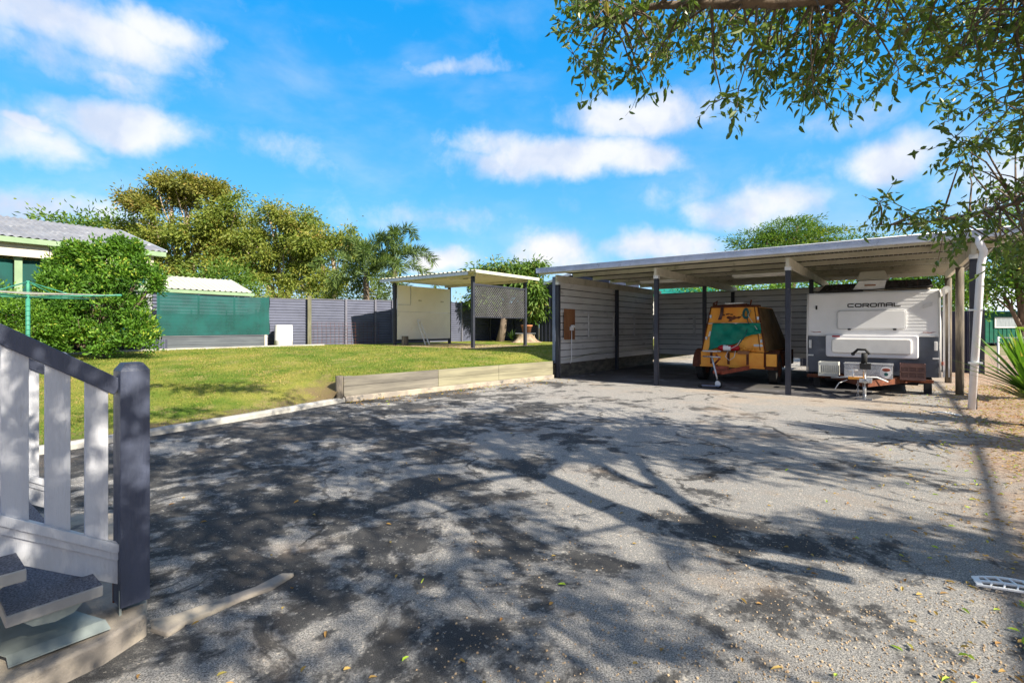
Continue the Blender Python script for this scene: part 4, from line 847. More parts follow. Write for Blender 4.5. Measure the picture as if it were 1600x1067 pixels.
# stone-coloured lawn edging
m = MB()
e0 = [Vector((-12.5,10.6,0)), Vector((-10.6,12.6,0)), Vector((-9.6,13.7,0)), Vector((-7.75,16.05,0)), Vector((-6.6,17.3,0))]
for a, b in zip(e0[:-1], e0[1:]):
    for k in range(6):
        p, q_ = a.lerp(b, k/6), a.lerp(b, (k+1)/6); p.z = lawn_z(p.x, p.y)+.01; q_.z = lawn_z(q_.x, q_.y)+.01; m.beam(p, q_, .10, .07)
o = m.obj('lawn_edging', M['kerb']); tag(o, kind='structure')

# rotary clothes hoist
ch = thing('clothes_hoist', 'green rotary clothes line standing before the leafy shrub', 'clothes line', (-8.83, 9.0, .25))
MB().tube([(0,0,0),(0,0,1.58)], .032, 12).obj('pole', M['hoist'], ch); MB().tube([(0,0,1.5),(0,0,1.85)], .026, 10).obj('inner_pole', M['hoist'], ch)
ang = [R(8), R(98), R(188), R(278)]
for a in ang: MB().tube([(0,0,1.55),(1.55*math.cos(a),1.55*math.sin(a),1.60)], .018, 8).obj('arm', M['hoist'], ch); 
for a in ang: MB().tube([(0,0,1.83),(.75*math.cos(a),.75*math.sin(a),1.585)], .010, 6).obj('stay', M['hoist'], ch)
m = MB()
for r_ in (.45,.62,.8,.97,1.14,1.32,1.5):
    pts = [Vector((r_*math.cos(a), r_*math.sin(a), 1.60+.0*r_)) for a in ang]
    for i in range(4): m.tube([pts[i], pts[i].lerp(pts[(i+1) % 4], .5)-Z*.015, pts[(i+1) % 4]], .0035, 4, False)
m.obj('line_wire', M['wire'], ch)

# ================================================================ stair in the foreground
SB = Vector((-1.58, 2.05, .09)); sr = thing('stair', 'grey front stair with slatted balustrades and a dark newel post', 'stair', SB, PH)
# local x = U (towards the driveway), local y = V, stair rises towards -V
def newel(x, z0=.0):
    m = MB(); hw = .05
    m.box(x-hw, x+hw, -hw, hw, z0, .985)
    m.add([(x-hw,-hw,.985),(x+hw,-hw,.985),(x+hw,hw,.985),(x-hw,hw,.985),(x-hw*.62,-hw*.62,1.015),(x+hw*.62,-hw*.62,1.015),(x+hw*.62,hw*.62,1.015),(x-hw*.62,hw*.62,1.015)], [(4,5,6,7),(0,1,5,4),(1,2,6,5),(2,3,7,6),(3,0,4,7)])
    return m.obj('newel_post', M['navy'], sr, .003)
SL = .655
def rise(t): return SL*t
for x in (0, -1.37):
    nw = newel(x, .03)
    MB().beam((x,-.045,.915),(x,-2.4,.915+rise(2.355)), .038, .064).obj('handrail', M['navy'], sr, .003)
    MB().beam((x+.006,-.045,.262),(x+.006,-2.4,.262+rise(2.355)), .052, .034).obj('bottom_rail', M['palegrey'], sr, .003)
    MB().beam((x+.002,-.045,.228),(x+.002,-2.4,.228+rise(2.355)), .040, .028).obj('cover_strip', M['palegrey'], sr, .002)
    MB().prism([(-.045,.115),(-.045,.213),(-2.4,.213+rise(2.355)),(-2.4,.115+rise(2.355))], lambda a, b: Vector((x-.012, a, b)), lambda a, b: Vector((x+.012, a, b))).obj('stringer', M['palegrey'], sr, .002)
    k = 0
    while k < 19:
        y = -.115*(k+1); zl = .278+rise(-y-.045); zh = .880+rise(-y-.045)
        MB().prism([(y-.036,zl+rise(.036)),(y+.036,zl-rise(.036)),(y+.036,zh-rise(.036)),(y-.036,zh+rise(.036))], lambda a, b: Vector((x-.008, a, b)), lambda a, b: Vector((x+.009, a, b))).obj('baluster', M['palegrey'], sr, .002)
        k += 1
MB().box(.035,.041,-.052,-.044,-.09,.10).obj('post_bracket', M['galv'], sr); MB().box(-.06,-.052,-.05,.0,.02,.25).obj('post_angle', M['rust'], sr)
for k in range(6):
    y0 = -.125-.215*k; z = .19+k*.160; xe = .150 if k == 0 else .20
    td = MB().box(-1.33, xe-.004, y0-.26, y0, z-.042, z-.002).obj('tread', M['treadedge'], sr, .004)
    MB().box(-1.33, xe-.012, y0-.256, y0-.003, z-.003, z+.002).obj('grit_surface', M['tread'], td)
    br_ = MB().prism([(y0-.22,z-.044),(y0-.05,z-.044),(y0-.08,z-.075),(y0-.13,z-.085),(y0-.19,z-.075)], lambda a, b: Vector((xe-.03, a, b)), lambda a, b: Vector((xe-.026, a, b))); br_.obj('tread_bracket', M['galv'], sr)
ms = thing('metal_offcut', 'folded pale metal sheet lying under the bottom stair tread', 'sheet metal', (-1.66, 1.76, .10), PH)
m = MB().add([(-.55,.10,.02),(-.02,.17,.03),(.065,-.10,.02),(.0,-.16,.02),(-.30,-.30,.02)], [(0,4,3,2,1)]).add([(-.0,.17,.03),(.085,-.10,.02),(.09,-.10,-.005),(.0,.17,.0)], [(0,1,2,3)])
m = MB().prism([(-.48,.02),(-.02,.17),(-.02,-.10),(-.35,-.22)], lambda a, b: Vector((a, b, .018)), lambda a, b: Vector((a, b, .022))).prism([(-.02,.17),(.03,.175),(.03,-.10),(-.02,-.10)], lambda a, b: Vector((a, b, .02-.35*max(0, a+.02))), lambda a, b: Vector((a, b, .024-.35*max(0, a+.02))))
m.obj('sheet', M['galv'], ms)

# white slotted plastic strips on the drive
def strip(name, label, p, L, wd, rz):
    t = thing(name, label, 'plastic strip', p, rz); m = MB(); n = 9
    def ww(f): return wd*(1-.35*max(0, 1-f*3)**2)
    for sg in (-1, 0, 1):
        pts = [Vector((L*f, sg*ww(f)*.5*(1 if sg else 1)+.02*math.sin(f*3), .012+.012*math.sin(f*4))) for f in np.linspace(0, 1, 9)]
        for a, b in zip(pts[:-1], pts[1:]): m.beam(a, b, .012 if sg else .016, .01)
    for i in range(n+1):
        f = i/n; y = .02*math.sin(f*3); z = .012+.012*math.sin(f*4); m.beam((L*f, y-ww(f)*.5, z), (L*f+.02, y, z), .007, .008); m.beam((L*f+.02, y, z), (L*f, y+ww(f)*.5, z), .007, .008)
    m.add([(0,-wd*.30,.015),(L*.06,-wd*.36,.018),(L*.06,wd*.36,.018),(0,wd*.30,.015)], [(0,1,2,3)])
    m.obj('strip', M['white'], t, .002); return t
a_, b_ = gp(1522, 912), gp(1640, 936)
strip('plastic_grate', 'white slotted plastic strip lying in the tree shadow', (a_[0], a_[1], .005), .42, .13, math.atan2(b_[1]-a_[1], b_[0]-a_[0]))
a_, b_ = gp(1457, 645), gp(1487, 648)
strip('plastic_grate', 'white slotted plastic strip lying in sun near the downpipe', (a_[0], a_[1], .005), .30, .10, math.atan2(b_[1]-a_[1], b_[0]-a_[0]))

# ================================================================ neighbours on the right
gh = thing('green_house', 'dark green clad house with pale roof beyond the chain fence', 'house', (31.5, 34, 0))
MB().profile(trap(16, .3, .03), (0,0,.2), (0,0,1), (1,0,0), (0,-1,0), 2.15, .003).obj('wall', M['greenpaint'], gh)
MB().box(0, 16, .05, 6, .2, 2.34).obj('wall_core', M['greenpaint'], gh)
MB().profile(trap(17, .3, .03), (-.5,-.6,2.38), Vector((0,3.6,1.9)).normalized(), (1,0,0), Vector((0,-1.9,3.6)).normalized(), 4.1, .003).obj('roof_sheet', M['roofwhite'], gh)
for x0 in (1.7, 5.2):
    wf = MB().box(x0, x0+3.0, -.08, -.035, 1.22, 1.94).obj('window', M['white'], gh); MB().box(x0+.10, x0+2.9, -.09, -.082, 1.31, 1.85).obj('pane', M['glass'], wf)
m = MB(); cf = thing('chain_fence', 'low chain wire fence beyond the dirt near the green house', 'fence', (13.2, 13.4, 0), R(-8))
for i in range(48): m.tube([(i*.15,0,0),(i*.15+.9*0+.45,0,.95)], .003, 3, False); m.tube([(i*.15,0,0),(i*.15-.45,0,.95)], .003, 3, False)
m.obj('wire_mesh', M['wire'], cf)
for x in (0, 2.4, 4.8, 7.1): MB().tube([(x,0,-.1),(x,0,1.0)], .025, 8).obj('post', M['batten'], cf)
MB().tube([(0,0,.97),(7.1,0,.97)], .015, 6).obj('top_rail', M['batten'], cf)
ga = thing('green_awning', 'green awning roof showing above the rear carport wall', 'awning', (9.5, 27.5, 0))
MB().beam((-1.5,0,3.0),(.0,3,3.6), 6, .08).obj('awning_sheet', M['tarp'], ga); MB().box(-.05,.05,0,.1,0,3.0).obj('post', M['post'], ga)
wb = thing('white_shed', 'white building glimpsed between garden shed and carport roof', 'shed', (7.2, 32, 0))
MB().box(-3, 2.2, 0, 4, 0, 3.3).obj('wall', M['white'], wb); MB().beam((-3.2,-.2,3.35),(2.4,-.2,3.35), .6, .1).obj('roof', M['roofwhite'], wb)

# ================================================================ trees beyond the fences
G1 = 'trees beyond the back fence'
tree('gum_tree', 'tallest bronze topped gum tree rising behind the grey house roof', (*at(300,511,36).xy, 0),
     [pb(290,300,34,36,24), pb(335,302,26,36,18), pb(225,318,32,36,20), pb(262,285,26,36,16)], 13000, .25, .11, M['lf_eucb'], M['barkpale'], .35, .55, 50, group=G1, lobes=7)
tree('gum_tree', 'broad olive gold gum tree filling the middle left skyline', (*at(320,511,35).xy, 0),
     [pb(310,350,52,35), pb(255,372,42,35), pb(365,345,44,35), pb(330,400,55,35), pb(225,400,40,35), pb(270,420,50,35), pb(385,390,45,35), pb(205,360,28,37)], 36000, .23, .105, M['lf_euc'], M['barkpale'], .4, .50, 50, group=G1, shell=.6, droop=.5, lobes=8)
tree('gum_tree', 'olive gum tree with pale bare limbs right of the tallest one', (*at(440,520,34).xy, 0),
     [pb(430,350,38,34), pb(470,350,36,34,28), pb(405,395,34,34), pb(455,400,40,34), pb(480,385,26,34), pb(415,440,26,34)], 17000, .22, .095, M['lf_euc'], M['barkpale'], .35, .50, 50, group=G1, shell=.5, droop=.6, lobes=7, lsize=.38)
tree('gum_tree', 'golden green gum tree just left of the two palms', (*at(520,515,33).xy, 0),
     [pb(520,378,38,33,26), pb(490,385,34,33), pb(552,388,30,33,22), pb(505,430,34,33), pb(470,440,26,33)], 14000, .22, .095, M['lf_euc'], M['barkpale'], .3, .50, 50, group=G1, shell=.5, droop=.6, lobes=8)
tree('background_tree', 'darker green trees just showing above the grey house ridge', (*at(120,511,38).xy, 0),
     [pb(100,362,26,38,18), pb(150,362,30,38,22), pb(190,370,30,38,26), pb(75,350,14,38,10)], 3500, .34, .14, M['lf_green'], M['bark'], .3, 1.3, 45)
tree('rounded_shrub', 'bright green rounded shrub behind the low cream roofed shed', (*at(355,500,26).xy, 0),
     [pb(350,440,36,26,30), pb(385,455,24,26,20), pb(322,450,22,26,18)], 5000, .16, .08, M['lf_green'], M['bark'], .1, .6, 50, cat='shrub')
tree('hedge_shrub', 'yellow green hedge row just above the sunny metal fence', (*at(475,500,24).xy, 0),
     [pb(440,470,20,24,12), pb(475,466,22,24,13), pb(510,468,20,24,12), pb(415,470,16,24,12), pb(700,478,20,26,8), pb(590,460,30,26,18), pb(545,466,24,26,15)], 4500, .15, .07, M['lf_euc'], M['bark'], .06, .5, 40, cat='hedge', fork=.5)
tree('mango_tree', 'leafy mango tree standing just behind the lattice screen', (*at(779,534,22).xy, .55),
     [pb(775,432,30,22,26), pb(812,424,30,22,26), pb(795,450,36,22,30), pb(832,462,24,22,26), pb(760,468,22,22), pb(845,486,16,22,14), pb(750,425,14,22,10), pb(838,420,14,22,14)], 11000, .26, .075, M['lf_mango'], M['bark'], .16, .40, 40, droop=1.0, shell=.35, fork=.45, lobes=5)
tree('poinciana_tree', 'feathery flat topped green tree above the carport roof', (*at(1225,500,30).xy, 0),
     [pb(1230,362,46,30,20), pb(1275,372,34,30,18), pb(1180,378,34,30,16), pb(1235,388,60,30,18)], 12000, .20, .06, M['lf_green'], M['bark'], .3, .75, 60, flat=.3, droop=.1)
tree('sparse_tree', 'thin sparse grey green tree right of the feathery one', (*at(1375,480,30).xy, 0),
     [pb(1320,378,14,30,18), pb(1350,378,22,30,14), pb(1385,374,22,30,12), pb(1415,376,26,30,10), pb(1440,366,20,30,10)], 1500, .22, .06, M['lf_mango'], M['bark'], .12, .6, 25)
tree('backyard_tree', 'bright green tree seen between the rear carport posts', (*at(1460,560,19).xy, 0),
     [pb(1380,435,40,19,16), pb(1450,430,44,19,40), pb(1510,440,36,19,44), pb(1300,438,40,21,12), pb(1490,480,26,19,24)], 9000, .15, .065, M['lf_bush'], M['bark'], .14, .6, 55)
tree('backyard_tree', 'dark leafy tree beside the white downpipe near green house', (*at(1600,560,15).xy, 0),
     [pb(1575,400,36,15,34), pb(1610,440,44,15,34), pb(1560,450,26,15,24), pb(1640,400,60,15,50), pb(1600,360,60,15,40)], 8000, .14, .07, M['lf_green'], M['bark'], .14, .55, 50)
tree('low_tree', 'low green foliage peeping over the rear carport wall', (*at(1180,500,26).xy, 0),
     [pb(1170,448,40,26,10), pb(1100,450,40,28,8), pb(1240,446,36,26,12)], 3500, .18, .07, M['lf_bush'], M['bark'], .1, .6, 45)
# big leafy shrub, low shrubs by the house
tree('leafy_shrub', 'large glossy green shrub standing against the grey house', (*at(160,548,11.6).xy, .45),
     [pb(155,470,58,11.6,62), pb(115,455,40,11.6,46), pb(200,460,40,11.6,50), pb(170,425,44,11.8,30), pb(130,512,52,11.5,34), pb(205,510,36,11.5,36), pb(105,495,34,11.4,36), pb(88,430,14,11.7,22),
      pb(118,412,8,11.7,24), pb(145,415,9,11.7,18), pb(197,402,9,11.7,22), pb(222,420,12,11.7,22), pb(222,505,16,11.5,14), pb(98,405,6,11.7,20), pb(132,398,6,11.7,20), pb(172,392,7,11.7,16), pb(210,392,6,11.7,18), pb(70,470,14,11.5,20), pb(186,386,5,11.7,20), pb(150,394,5,11.7,18), pb(80,425,5,11.7,20), pb(245,440,6,11.6,20), pb(110,532,34,11.4,22), pb(165,536,36,11.4,18), pb(215,534,26,11.4,18), pb(75,525,22,11.4,20), pb(112,392,4,11.7,16)], 23000, .085, .042, M['lf_shrub'], M['bark'], .06, .13, 30, droop=-.6, shell=.78, lobes=10, lsize=.34, cat='shrub', fork=.12)
tree('leafy_shrub', 'smaller green shrub at the left edge behind the clothes line', (*at(15,548,10.6).xy, .4),
     [pb(20,490,30,10.6,24), pb(60,505,22,10.8,20), pb(-15,480,34,10.6,34)], 7000, .07, .034, M['lf_bush'], M['bark'], .05, .24, 50, droop=-.2, cat='shrub', fork=.15)

def palm(name, label, base, crown_h, nf, FL, group=None, lean=(0, 0)):
    t = thing(name, label, 'palm tree', base, 0, group); top = Vector((lean[0], lean[1], crown_h))
    MB().tube([(0,0,-.2), top*.5+Vector((.05,0,0)), top-Z*.6, top], [.20,.15,.14,.10], 12).obj('trunk', M['bark'], t)
    MB().tube([top-Z*.7, top-Z*.2, top+Z*.3], [.13,.14,.05], 10).obj('crownshaft', M['bark'], t)
    C = []; D = []; T = []; rach = MB()
    for i in range(nf):
        th = 2*math.pi*(i*.382+.05*rng.random()); e = R(82-95*(i/nf)); fl = FL*(.85+.3*rng.random()); p = top.copy(); d = Vector((math.cos(th)*math.cos(e), math.sin(th)*math.cos(e), math.sin(e))); pts = []
        for k in range(26):
            f = k/25; pts.append(p.copy()); dd = (d+Vector((0,0,-1.5*f**1.5))).normalized()
            if f > .12:
                a = dd.orthogonal().normalized(); b = dd.cross(a); l = .50*math.sin(math.pi*min(1, .15+f*.85))**.6
                for q in range(14):
                    an = rng.random()*2*math.pi; C.append(p+dd*rng.random()*fl/25); D.append(a*math.cos(an)+b*math.sin(an)+dd*.75); T.append(.5*rng.random()+.5*(i/nf)*rng.random())
            p = p+dd*fl/25
        rach.tube(pts, [.028*(1-k/27) for k in range(26)], 5)
    rach.obj('frond_stem', M['sage'], t); C = np.array(C); leafmesh('fronds', C, np.array([tuple(x) for x in D]), .46*(.7+.5*rng.random(len(C))), .035, M['lf_palm'], t, np.array(T)); return t
palm('foxtail_palm', 'taller foxtail palm right of the pair above the shelter roof', (*at(617,500,25).xy, 0), at(617,412,25).z, 10, 2.6, 'foxtail palms behind the fence')
palm('foxtail_palm', 'wider drooping foxtail palm left of the pair behind fence', (*at(572,500,23.5).xy, 0), at(568,432,23.5).z, 11, 2.7, 'foxtail palms behind the fence')

# plants at the right edge
strap('strap_leaf_plant', 'spiky green strap leaf plant at the right edge of the drive', (6.58, 6.25, 0), 140, .85, .052, M['lf_yucca'], .9, trunk=(.42, .04), droop=.35)
strap('fan_palm', 'low dark green fan leaf plant below the spiky strap leaves', (6.62, 6.28, 0), 90, .62, .040, M['lf_palm'], .25, trunk=(.30, .05), droop=.5)
bp_ = strap('banana_plant', 'banana plant with a broad leaf near the downpipe', (9.3, 8.2, 0), 9, 1.25, .30, M['lf_bush'], .5, trunk=(.55, .07), droop=1.1, seg=10)
strap('dracaena', 'tall spiky plant off to the right of the drive', (6.0, 4.3, 0), 240, .90, .065, M['lf_yucca'], .9, trunk=(1.25, .07), droop=.5)
strap('dracaena', 'second spiky plant off to the right of the drive', (7.0, 3.9, 0), 220, .90, .065, M['lf_yucca'], .9, trunk=(1.15, .07), droop=.5)

# ================================================================ the overhanging fig tree
TB = Vector((3.95, 1.95, 0)); fg = thing('fig_tree', 'large spreading tree whose leafy limbs overhang the driveway', 'tree', TB)
SH = Vector((.749/.70, -.665/.70, 0))           # one metre of height shifts a shadow by this much
def lift(px, py, z): a = gp(px, py); return Vector((a[0], a[1], 0))+SH*z+Z*z
FK = lift(835, 738, 3.15)
limbs = [
  ([TB-Z*.2, Vector((3.98,1.75,.5)), lift(1600,905,1.25), lift(1330,862,1.95), lift(1145,838,2.45), lift(1000,812,2.8), FK], [.22,.17,.15,.14,.13,.115,.09]),
  ([FK, lift(790,733,3.35), lift(740,720,3.5), lift(640,690,3.8), lift(540,664,4.0)], [.085,.07,.055,.04,.02]),
  ([FK, Vector((3.3,2.1,3.30)), Vector((2.75,2.75,3.45)), Vector((2.1,3.05,3.32)), Vector((1.45,3.1,3.29)), Vector((.95,3.2,3.33)), Vector((.55,3.35,3.30))], [.085,.075,.06,.048,.035,.022,.01]),
  ([FK, lift(872,718,3.3), lift(888,695,3.5), lift(880,672,3.7), lift(860,655,4.0)], [.07,.06,.05,.04,.02]),
  ([lift(1145,838,2.45), lift(1060,782,2.7), lift(960,738,3.0), lift(915,705,3.3), lift(890,675,3.7)], [.06,.05,.04,.032,.015]),
  ([lift(1060,782,2.7), lift(1010,735,2.95), lift(985,700,3.2), lift(1000,670,3.5), lift(1080,665,3.8)], [.055,.045,.035,.028,.015]),
  ([lift(1000,812,2.8), lift(850,850,3.3), lift(650,900,3.8), lift(450,920,4.2)], [.020,.017,.013,.008]),
  ([FK, lift(700,760,3.4), lift(560,800,3.6), lift(420,800,3.9), lift(320,780,4.1)], [.04,.034,.026,.02,.01]),
  ([Vector((2.75,2.75,3.45)), Vector((3.5,3.2,3.3)), Vector((4.2,3.6,3.0)), Vector((4.5,3.9,2.6))], [.035,.03,.026,.022]),
  ([Vector((4.5,3.9,2.6)), Vector((4.4,4.2,2.35)), Vector((4.0,4.6,2.25)), Vector((3.45,4.7,2.22))], [.022,.018,.013,.005]),
]
m = MB()
def smoothp(pts, rad):
    P = [Vector(p)-TB for p in pts]; out = []; ro = []
    for i in range(len(P)-1):
        p0 = P[max(0, i-1)]; p1, p2 = P[i], P[i+1]; p3 = P[min(len(P)-1, i+2)]
        for k in range(6):
            t = k/6; out.append(.5*((2*p1)+(p2-p0)*t+(2*p0-5*p1+4*p2-p3)*t*t+(3*p1-p0-3*p2+p3)*t**3)+Vector(rng.normal(size=3))*rad[i]*.12); ro.append(rad[i]*(1-t)+rad[i+1]*t)
    out.append(P[-1]); ro.append(rad[-1]); return out, ro
sk_pts = []
for pts, rad in limbs:
    P, r_ = smoothp(pts, rad); m.tube(P, r_, 12)
    sk_pts += [(p+TB, q) for p, q in zip(P, r_) if p.z > 1.8]
m.obj('trunk', M['bark'], fg)
SKP = np.array([tuple(p) for p, _ in sk_pts])
LEAFPOLY = [(885,-60),(885,30),(895,95),(940,120),(985,150),(1003,160),(1040,95),(1100,110),(1130,195),(1165,205),(1180,150),(1235,125),(1285,190),(1320,165),(1365,185),(1440,105),(1468,155),(1485,245),(1440,330),(1350,305),(1345,330),(1480,375),(1545,395),(1600,440),(1700,440),(1700,-60)]
def inpoly(x, y, P=LEAFPOLY):
    c = False; n = len(P)
    for i in range(n):
        x1, y1 = P[i]; x2, y2 = P[(i+1) % n]
        if (y1 > y) != (y2 > y) and x < (x2-x1)*(y-y1)/(y2-y1)+x1: c = not c
    return c
HOLES = [(1075,95,22),(1215,150,30),(1330,120,22),(1440,95,26),(1380,60,16),(960,70,18),(1010,45,15),(1150,60,18),(1520,150,24),(1500,300,34),(1560,230,26),(1590,330,30),(1450,325,18),(1270,70,15),(1530,370,22),(1400,150,18)]
def okvis(p, mg=0):
    if p.y < .15: return True
    px = 800+FP*p.x/p.y; py = 511-FP*(p.z-CH)/p.y
    if not mg and (px < -30 or px > 1640 or py < -30): return True
    if mg:
        if py < -30-.42*FP/p.y or px < -30-.42*FP/p.y or px > 1640+.42*FP/p.y: return True
        return False
    return inpoly(px, py) and p.y > 2.0 
# where the crown's shade falls on the ground: (px, py, rx, ry, weight)
DARK = [(330,700,190,38,1.0),(470,760,200,45,.9),(330,850,150,60,1.15),(600,700,190,40,.9),(720,800,130,45,.8),(560,900,130,50,.8),(520,1010,230,70,.8),(820,930,150,55,.8),(330,980,120,60,.6),
        (760,668,150,20,1.1),(900,690,120,34,.8),(1040,688,190,30,1.35),(1190,712,170,28,1.15),(1320,738,120,16,.6),(1250,822,140,22,1.3),(1450,845,190,42,1.7),(1040,990,60,60,.8),(900,1010,150,60,.7),(980,870,120,30,.6),(250,660,120,20,.6),(480,600,90,9,.9),(330,618,150,18,1.1),(90,860,170,110,1.6),(20,980,160,80,1.2)]
cl = []
tot = sum(d[4]*1.0 for d in DARK)
for d in DARK:
    Yg = FP*CH/(d[1]-511); k = int(d[4]*math.pi*d[2]*d[3]*Yg**3/(FP**2*CH)/.028)+3
    for _ in range(k):
        for tr_ in range(12):
            a = rng.random()*2*math.pi; r_ = math.sqrt(rng.random()); z = 2.5+2.2*rng.random(); p = lift(d[0]+d[2]*r_*math.cos(a), max(560, d[1]+d[3]*r_*math.sin(a)), z)
            if d[1] < 640: p = p+SH*-.4
            if okvis(p, 30): cl.append((p, .17, 30)); break
# twigs hanging into view
nv = 0; tr_ = 0
while nv < 330 and tr_ < 30000:
    tr_ += 1; px = 885+rng.random()*780; py = -50+rng.random()*480
    if not inpoly(px, py) or any((px-h[0])**2+(py-h[1])**2 < h[2]**2 for h in HOLES): continue
    if py > 120 and rng.random() < .40: continue
    Y = 2.9+1.5*rng.random() if py < 210 else 3.6+1.3*rng.random()
    cl.append((at(px, py, Y), .14, 20)); nv += 1
nv = 0
while nv < 46:
    px = 1460+rng.random()*180; py = 130+rng.random()*300
    if inpoly(px, py) and not any((px-h[0])**2+(py-h[1])**2 < h[2]**2 for h in HOLES): cl.append((at(px, py, 3.7+1.3*rng.random()), .14, 20)); nv += 1
for k in range(12):
    px = 1355+rng.random()*240; cl.append((at(px, 322+18*rng.normal()-.0*px, 4.6), .10, 15))
C = []; D = []; T = []; tw = MB()
for c, s, n in cl:
    dist = np.linalg.norm(SKP-np.array(c), axis=1); j = int(np.argmin(dist+rng.random(len(dist))*.5)); a = Vector(SKP[j]); mid = a.lerp(c, .55)+Vector(rng.normal(size=3))*.08*min(1, dist[j])
    mid.z += .08*dist[j]
    if dist[j] < .9 and okvis(mid, 0) and okvis(a.lerp(mid, .5), 0): tw.tube([a-TB, mid-TB, c-TB], [.010, .006, .003], 5, False)
    d0 = (c-mid).normalized(); t0 = rng.random()
    for g_ in range(3):
        e = c+Vector(np.clip(rng.normal(size=3), -1.5, 1.5))*s+Vector((0,0,-.06)); d1_ = (e-c)
        tw.tube([c-TB, c.lerp(e, .35)+Vector(rng.normal(size=3))*.02-TB, c.lerp(e, .7)+Vector((0,0,-.01))-TB, e-TB], [.003,.0024,.0018,.001], 4, False)
        for k in range(n//3):
            f = (k+1)/(n//3); p = c.lerp(e, f)+Vector(rng.normal(size=3))*.012
            dr = d1_.normalized()*.5+Vector(rng.normal(size=3))*.55+Vector((0,0,-.45)); C.append(tuple(p-TB)); D.append(tuple(dr)); T.append(min(1, .7*t0*rng.random()+.38*rng.random()+(.3 if rng.random() < .03 else 0)))
tw.obj('twigs', M['bark'], fg)
C = np.array(C); leafmesh('leaves', C, np.array(D), .080*(.55+.65*rng.random(len(C))), .029, M['lf_fig'], fg, np.array(T), fold=.18, six=True)
print('fig leaves', len(C), 'clusters', len(cl))
nbx = thing('shadow_box', 'unseen wooden box added beside the trunk to cast a blocky shadow', 'box', lift(1238, 888, 1.9), R(68)); MB().box(-.045,.045,-.20,.20,-.05,.05).obj('box_body', M['ply'], nbx)  # unseen box, added and turned only for the shadow it casts
# overhead cable on two poles, parallel with the carport bays
oc = thing('overhead_cable', 'thick cable strung overhead along the right side of the drive', 'cable', (0,0,0)); H_ = 4.0
def ov(px, py): return lift(px, py, H_)
pA, pB = ov(1600, 1010), ov(1463, 598); pts = [pA+(pB-pA)*f-Z*.12*math.sin(math.pi*f) for f in np.linspace(-.25, 1.05, 14)]
MB().tube(pts, .027, 8).obj('cable', M['black'], oc)

# ================================================================ ground litter, loose stones, short grass
def scatter(name, n, fn, L, Wd, mat, flat=.25, up=False):
    P = []; 
    while len(P) < n:
        q = fn()
        if q is not None: P.append(q)
    P = np.array(P); D = rng.normal(size=(n, 3)); D[:, 2] = np.abs(D[:, 2])*flat if not up else 1.6+.5*D[:, 2]
    six = not up; nr = None if up else np.tile([0., 0, 1.], (n, 1))+rng.normal(size=(n, 3))*.25
    o = leafmesh(name, P, D, L*(.6+.8*rng.random(n)), Wd, mat, nrm=nr, six=six, fold=.35, tint=rng.random(n)); tag(o, kind='stuff'); return o
def dirtside():
    x = 1.5+rng.random()*9; y = 1.6+rng.random()*9; d = .766*x-.643*y-.33
    if rng.random() > 1/(1+math.exp(-3.2*(d-.3))): return None
    if x/y > 1.25: return None
    return (x, y, .006)
scatter('leaf_litter', 5600, dirtside, .032, .014, M['litter'])
def drive():
    py = 620+rng.random()**.7*460; px = 200+rng.random()*1420; a = gp(px, py)
    if (Vector((a[0], a[1], 0)).dot(U) < bu(Vector((a[0], a[1], 0)).dot(V))+.1): return None
    return (a[0], a[1], .006)
scatter('fallen_leaves', 60, drive, .036, .014, M['litter'])
def kerbside():
    i = rng.integers(8, len(fine)-1); p = fine[i]+Vector((rng.random()*.5+.05, -rng.random()*.3, 0)); return (p.x, p.y, .006)
scatter('kerb_litter', 260, lambda: (lambda f, o: (RW0.x+rd.x*f+.10+o*.5, RW0.y+rd.y*f-.10-o*.5, .007))(rng.random()**1.5, rng.random()**2), .04, .02, M['litter'])
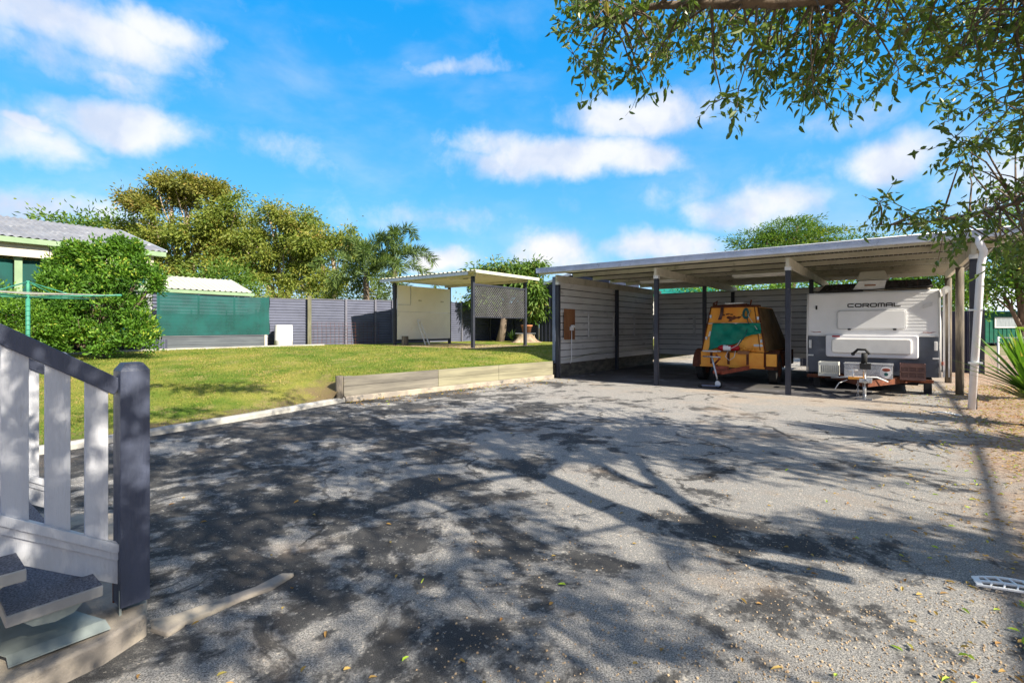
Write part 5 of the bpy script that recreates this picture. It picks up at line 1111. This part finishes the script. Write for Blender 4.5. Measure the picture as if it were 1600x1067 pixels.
# loose stones: small faceted pebbles
P = []; 
while len(P) < 2600:
    px = 650+rng.random()*960; py = 640+rng.random()*440
    a = gp(px, py)
    if rng.random() < min(1, .12+max(0, (px-800)/900)+max(0, (py-850)/500)*.6): P.append(a)
n = len(P); rad = .003+.0035*rng.random(n)**2.0
base = np.array([(1,0,0),(-.5,.87,0),(-.5,-.87,0),(.5,.5,.8),(-.6,.1,.75),(.1,-.6,.7)])
vs = (base[None]*(rad[:, None, None])*(.8+.4*rng.random((n, 6, 1)))+np.array([(a, b, .001) for a, b in P])[:, None]).reshape(-1, 3)
fc = [(0,1,3),(1,4,3),(1,2,4),(2,5,4),(2,0,5),(0,3,5),(3,4,5)]
fs = [tuple(i*6+k for k in f) for i in range(n) for f in fc]
mb = MB(); mb.add(vs.tolist(), fs); o = mb.obj('loose_stones', M['stone']); tag(o, kind='stuff'); a = o.data.attributes.new('tint', 'FLOAT', 'FACE'); a.data.foreach_set('value', np.repeat(rng.random(n), 7))
# grass blades over the part of the lawn that can be seen close by
P = []; T = []
while len(P) < 70000:
    px = -20+rng.random()*1080-20; py = 535+rng.random()**1.0*170; Y = max(4.5, 5+rng.random()**1.3*13)
    x = (px-800)/FP*Y; v = Vector((x, Y, 0)); d = bu(v.dot(V))-v.dot(U)
    if d < .05: continue
    if d < 1.5 and v.dot(V) < VW and rng.random() > max((d/1.6)**1.3, .30*(math.sin(x*7)*math.sin(Y*5) > .1)): continue
    P.append((x, Y, lawn_z(x, Y)-.004))
P = np.array(P); n = len(P); D = rng.normal(size=(n, 3))*.7; D[:, 2] = 1.1
patch = .45+.30*np.sin(P[:, 0]*1.7+np.sin(P[:, 1]*1.3)*1.5)*np.sin(P[:, 1]*1.1+1)+.22*np.sin(P[:, 0]*4.1+P[:, 1]*.7)*np.sin(P[:, 1]*3.3-P[:, 0])
o = leafmesh('lawn_grass', P, D, .018+.026*rng.random(n), .009+.004*(P[:, 1]/8), M['grass'], tint=np.clip(patch+rng.normal(size=n)*.22, 0, 1)); tag(o, kind='stuff')
